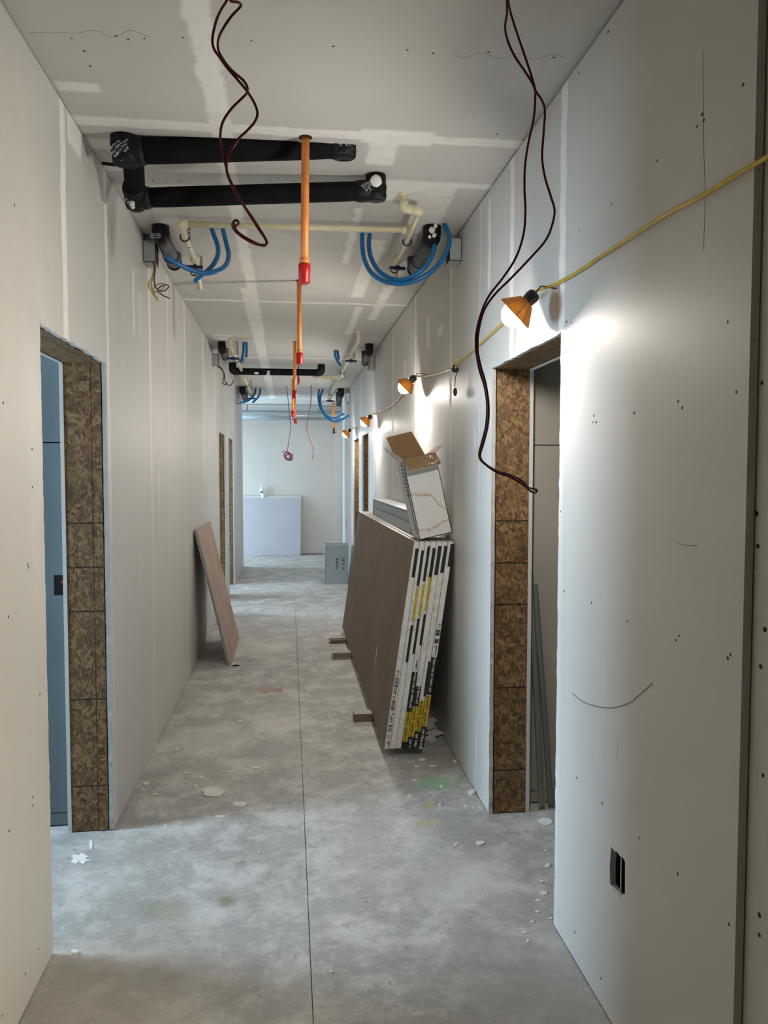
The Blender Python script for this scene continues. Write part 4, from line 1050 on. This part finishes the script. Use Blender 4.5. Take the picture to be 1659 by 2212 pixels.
# front flap folded out and down over the face: the brown inside shows
fd = (eu*-.58+ey*-.80).normalized(); fn = fd.cross(ew_).normalized()
if fn.y > 0: fn = -fn
flap([(0, 0), (Wd, 0), (Wd+.003, .10), (Wd-.008, .112), (.022, .112), (.012, .104)], T0, ew_, fd, fn, 'front flap folded down, spotted with white')
mb = MB()
for i in range(34):
    a, b_ = random.gauss(.145, .018), random.uniform(.02, .10); 
    if a < Wd: mb.ball(T0+ew_*a+fd*b_+fn*.0038, random.choice((.0016, .0025, .004)), 7, 4, (1, .3, 1.3), .2)
mb.build('paint_spots', M['plaster'], root, kind='stuff')
bd = (eu*.93+ey*.20+ew_*-.12).normalized(); bn = bd.cross(ew_).normalized()
if bn.y > 0: bn = -bn
flap([(0, 0), (Wd*.93, 0), (Wd*.80, .155), (-.006, .150)], T0+ey*Dd, ew_, bd, bn, 'rear flap standing up, brown inside')
sd = (eu*.62+ew_*-.50+ey*-.15).normalized(); sn = ey.cross(sd).normalized()
if sn.x < 0: sn = -sn
flap([(0, 0), (Dd, 0), (Dd*.92, .10), (Dd*.72, .055), (Dd*.60, .115), (Dd*.34, .085), (Dd*.18, .05)], T0, ey, sd, sn, 'torn side flap')
rd = (eu*.35+ew_*.62+ey*.1).normalized(); rn = ey.cross(rd).normalized()
if rn.z < 0: rn = -rn
flap([(0, 0), (Dd, 0), (Dd*.9, .062), (.03, .062)], T0+ew_*Wd, ey, rd, rn, 'side flap bent to the wall')
# blue print on the narrow side
mb = MB(); xo = -ew_*.0010
N = 28; base = O+eu*.34+ey*.075+xo
mb.prism([(.050*math.cos(i*2*math.pi/N), .105*math.sin(i*2*math.pi/N)) for i in range(N)], [], base, ey, eu, -ew_*.0008)
mb.obox(O+eu*.03+ey*.05+xo, ey*.022, eu*.20, -ew_*.0008)
mb.build('oval_print', M['navyprint'], root, label='dark blue printed oval')
mb = MB()
for i in range(8): mb.obox(O+eu*(.265+i*.020)+ey*(.045)+xo-ew_*.0009, ey*.06, eu*.010, -ew_*.0005)
mb.build('pale_print', M['white_card'], root)

# ---------------------------------------------------------------- boards leaning on the left wall
def board(o, a, b_, t, mats, name, label, cat='board', group=None, edgeonly=True):
    a, b_, t = Vector(a), Vector(b_), Vector(t); mb = MB().obox(o, a, b_, t); n0 = t.normalized()
    for fi, f in enumerate(mb.f):
        nn = (mb.v[f[1]]-mb.v[f[0]]).cross(mb.v[f[2]]-mb.v[f[0]]).normalized(); mb.mi[fi] = 0 if abs(nn.dot(n0)) > .9 else 1
    o_ = mb.build(name, mats); return tag(o_, label, cat, group)
lo, lt = at(500, 1437, Z=.001), None
lo.z = .004
lt = at(427, 1143, Y=lo.y); a = lt-lo; n_ = Vector((-a.z, 0, a.x)).normalized()
M['kraft_light'] = flat('light_kraft_paper', (.40, .30, .235), .75, var=.1, scale=4)
LG = 'narrow brown drywall offcuts leaning on the left wall'
board(lo, a, (0, 1.02, 0), n_*.0150, [M['kraft_light'], M['core']], 'drywall_offcut', 'brown-faced drywall offcut leaning on the left wall, front of the two', 'drywall', LG)
board(lo+Vector((-.0185, .012, 0)), a*.985, (0, 1.0, 0), n_*.0150, [M['kraft_light'], M['core']], 'drywall_offcut', 'drywall offcut leaning on the left wall, hidden behind its brown twin', 'drywall', LG)
o = MB().prism([(0, 0), (.035, -.01), (.06, .01), (.05, .02), (.02, .03)], [], lo+Vector((.008, -.035, -.003)), (1, 0, 0), (0, 1, 0), (0, 0, .008)).build('dark_scrap', M['blackink']); tag(o, 'small dark torn scrap at the foot of the leaning left offcut', 'scrap')

# ---------------------------------------------------------------- far end: pale panel, wrapper, sheet-metal box
lo = at(648, 1200, Z=0); M['pale'] = flat('pale_lavender_board', (.47, .475, .52), .65, var=.03, scale=3)
yb = 14.78
board((-1.25, yb, .004), (.02, .17, 1.112), (1.445, 0, 0), (0, .015, -.002), [M['pale'], M['core']], 'white_panel', 'pale panel leaning on the end wall, front sheet')
board((-1.22, yb+.018, .004), (.02, .165, 1.132), (1.43, 0, 0), (0, .015, -.002), [M['paper_edge'], M['core']], 'white_panel', 'cream-edged panel leaning behind the pale panel at the end wall')
c = at(566, 1063, Y=yb+.17); root = thing('crumpled_wrapper', (c.x, c.y, 1.13), 'small crumpled white wrapper with a dark spot on top of the far pale panel', 'wrapper')
MB().ball(c+Vector((0, .0, .01)), .062, 9, 7, (.6, .35, 1.0), .28).ball(c+Vector((.015, 0, -.06)), .05, 8, 6, (.7, .4, 1.0), .3).ball(c+Vector((.0, 0, .075)), .035, 7, 5, (.5, .4, 1.1), .3).build('wrapper_body', M['wrap'], root)
MB().ball(c+Vector((-.01, -.022, .0)), .024, 9, 6, (1.2, .4, .7), .15).build('dark_spot', M['blackink'], root)

X0, X1, Yb, Zb = .498, .828, 10.85, .565
root = thing('sheet_metal_box', (.66, Yb+.2, 0), 'open galvanised duct section standing on the floor, lettered 24 X 14 Return', 'duct')
mb = MB(); t = .004
mb.box(X0, X1, Yb, Yb+t, 0, Zb).box(X0, X1, Yb+.30, Yb+.30+t, 0, Zb).box(X0, X0+t, Yb, Yb+.30, 0, Zb).box(X1-t, X1, Yb, Yb+.30, 0, Zb)
mb.build('duct_body', M['galv'], root)
mb = MB(); mb.box(X0-.006, X1+.006, Yb-.006, Yb, Zb-.018, Zb).box(X0-.006, X1+.006, Yb+.304, Yb+.31, Zb-.018, Zb).box(X0-.006, X0, Yb, Yb+.304, Zb-.018, Zb).box(X1, X1+.006, Yb, Yb+.304, Zb-.018, Zb)
mb.box(X0+.004, X1-.004, Yb+.004, Yb+.3, Zb-.05, Zb-.046)
mb.build('flange', M['boxsteel'], root, label='pale folded flange')
lettering([('24 X 14', .055, (.742, Yb-.0015, .385), (0, 0, -1), (1, 0, 0)), ('Return', .055, (.655, Yb-.0015, .375), (0, 0, -1), (1, 0, 0))], M['blackink'], root)
o = MB().obox((.848, 10.35, .001), (.045, 0, .50), (0, .8, 0), (.003, 0, 0)).build('sheet_metal', M['galv']); tag(o, 'narrow sheet of galvanised metal leaning on the right wall beside the duct box', 'metal sheet')
o = MB().prism([(0, 0), (.05, .01), (.035, .17)], [], (XR-.0012, 12.25, .70), (0, 1, 0), (0, 0, 1), (.002, 0, 0)).build('torn_spot', M['blackink'], wr_)

# ---------------------------------------------------------------- steel studs leaning in the right room
def channel(a, b_, w_, label):
    a, b_ = Vector(a), Vector(b_); d = b_-a; wv = Vector((w_, 0, 0)); dv = Vector((0, -.015, 0))
    root = thing('steel_stud', a, label, 'stud', 'steel studs leaning in the right room')
    MB().obox(a, d, wv, Vector((0, .0014, 0))).build('web', M['studsteel'], root)
    MB().obox(a, d, (.0014, 0, 0), dv).build('flange', M['studsteel'], root); MB().obox(a+wv, d, (.0014, 0, 0), dv).build('flange', M['studsteel'], root)
channel(at(1164, 1742, Y=3.40), at(1138, 1232, Y=3.452), .024, 'steel stud leaning in the right room, nearer the jamb')
channel(at(1184, 1737, Y=3.41), at(1149, 1262, Y=3.455), .022, 'steel stud leaning in the right room, farther from the jamb')

# ================================================================ SCRAPS ON THE FLOOR
def chip(u, v, wpx, hpx, label, group=None, mat='chip', t=.004, n=11, name='drywall_chip', cat='scrap', rag=.3, lift=0.0005):
    c = at(u, v, Z=0); ex = (at(u+wpx/2, v, Z=0)-c); ez = (at(u, v-hpx/2, Z=0)-c)
    pts = [(random.uniform(1-rag, 1+rag*.5)*math.cos(i*2*math.pi/n), random.uniform(1-rag, 1+rag*.5)*math.sin(i*2*math.pi/n)) for i in range(n)]
    o = MB().prism(pts, [], Vector((c.x, c.y, lift)), Vector((ex.x, ex.y, 0)), Vector((ez.x, ez.y, 0)), (0, 0, t)).build(name, M[mat]); return tag(o, label, cat, group)
big = chip(460, 1712, 50, 21, 'largest ragged drywall flake on the floor, cracked across, left of the centre joint', t=.006, n=17, rag=.22)
chip(517, 1737, 32, 12, 'faint pale drywall flake just right of and below the largest flake', mat='paper_edge', t=.002)
chip(475, 1766, 22, 7, 'small oblong white chip below the largest flake', t=.005)
chip(423, 1700, 9, 9, 'little triangular white chip above left of the largest flake', n=4)
for (u, v, w_, h, where) in ((404, 1671, 18, 3, 'leftmost'), (436, 1680, 20, 4, 'second from the left'), (467, 1674, 9, 2.5, 'third from the left, shortest'), (499, 1668, 20, 3, 'fourth from the left'), (553, 1659, 20, 5, 'rightmost'), (332, 1711, 5, 3, 'by the left wall')):
    chip(u, v, w_, h, 'slim white shaving along the floor cross joint, '+where, 'slim white shavings along the floor joint', t=.003, n=6)
chip(316, 1693, 14, 7, 'white crumb pile by the left wall near the cross joint', t=.003); chip(309, 1707, 9, 4, 'tiny white crumb by the foot of the left wall', t=.003); chip(334, 1716, 11, 4, 'small flat white chip a little out from the left wall', t=.003)
chip(358, 1785, 4, 10, 'thin white sliver on the floor right of the left doorway', t=.002, n=5)
chip(172, 1855, 46, 22, 'splattered white plaster on the floor inside the left doorway', mat='plaster', t=.0016, n=19, rag=.55); chip(196, 1823, 8, 24, 'narrow white plaster smear above the doorway splatter', mat='plaster', t=.0016, n=9, rag=.4)
chip(160, 2060, 16, 9, 'pale rounded chip at the corner of the left doorway', t=.009)
chip(1178, 1775, 28, 19, 'white plaster blot on the floor at the right doorway', t=.002, mat='plaster', n=15, rag=.45)
chip(1148, 1712, 12, 7, 'white chip beside the far jamb of the right doorway', t=.012)
chip(1036, 1822, 20, 9, 'oval white chip on the open floor in front of the right doorway', t=.004); chip(985, 1824, 11, 5, 'small white chip left of the oval chip', t=.003)
chip(1019, 1714, 17, 10, 'white lump at the foot of the right wall before the doorway', t=.012)
chip(954, 1701, 9, 5, 'tiny pointed chip on the green floor mark', t=.008, n=4)
for (u, v, w_, h, where) in ((912, 1641, 20, 7, 'just in front of the sheet stack'), (900, 1656, 14, 5, 'second in front of the sheet stack'), (935, 1655, 16, 4, 'right of the pair before the sheet stack'),
    (895, 1686, 12, 6, 'left of the green floor mark'), (950, 1739, 8, 5, 'below the green floor mark'), (1005, 1741, 7, 4, 'first of three by the right doorway corner'), (1022, 1746, 6, 3, 'middle of three by the right doorway corner'),
    (1035, 1745, 5, 3, 'last of three by the right doorway corner'), (883, 1720, 12, 6, 'lower left of the green floor mark'), (982, 1645, 8, 6, 'against the right wall behind the cross joint'),
    (518, 1558, 12, 4, 'alone in mid corridor left of the long joint'), (382, 1619, 13, 6, 'nearest the left wall above the cross joint'), (346, 1623, 9, 4, 'touching the left wall above the cross joint'),
    (460, 1624, 12, 3, 'thin, midway between left wall and long joint'), (855, 1640, 6, 3, 'at the front left corner of the sheet stack'), (800, 1617, 12, 4, 'left of the stack corner'),
    (755, 1633, 8, 4, 'between long joint and stack corner'), (742, 1540, 10, 6, 'beside the nearest offcut pile'), (1160, 1970, 10, 6, 'near the right wall corner, lower of a cluster'), (1150, 1992, 8, 5, 'lowest left of the right wall cluster'),
    (1175, 1930, 20, 8, 'largest of the right wall cluster'), (1162, 1945, 14, 6, 'under the largest of the right wall cluster'), (1183, 1870, 12, 9, 'against the near right wall end, upper'), (1170, 1905, 9, 5, 'above the right wall cluster'),
    (1140, 2033, 5, 8, 'slim, below the right wall corner'), (1132, 2015, 12, 4, 'flat, left of the slim crumb'), (1190, 1985, 8, 6, 'touching the right wall corner'), (1178, 1838, 9, 5, 'in front of the right doorway threshold'),
    (1130, 1795, 6, 4, 'left of the doorway plaster blot'), (640, 1760, 5, 3, 'just left of the long joint'), (560, 1842, 6, 3, 'in the daylight patch left of the joint'), (715, 2100, 7, 6, 'nearest the camera, right of the joint')):
    chip(u, v, w_, h, 'white drywall crumb on the floor, '+where, 'white drywall crumbs on the floor', t=.0025, n=8, rag=.4)
chip(583, 1491, 62, 13, 'torn strip of thin brown paper lying on the floor in mid corridor', mat='kraft_light', t=.002, n=13, rag=.5, name='paper_scrap')
for i, (u, v, w_, h, dz) in enumerate(((930, 1600, 34, 18, 0), (938, 1590, 38, 16, .013), (925, 1580, 32, 16, .026), (935, 1572, 22, 12, .039))):
    chip(u, v, w_, h, 'broken drywall piece heaped between sheet stack and wall, %s' % ['bottom of the heap', 'second up', 'third up', 'top of the heap'][i], 'broken drywall heap behind the stack', t=.0124, n=4, rag=.3, lift=dz+.0005)
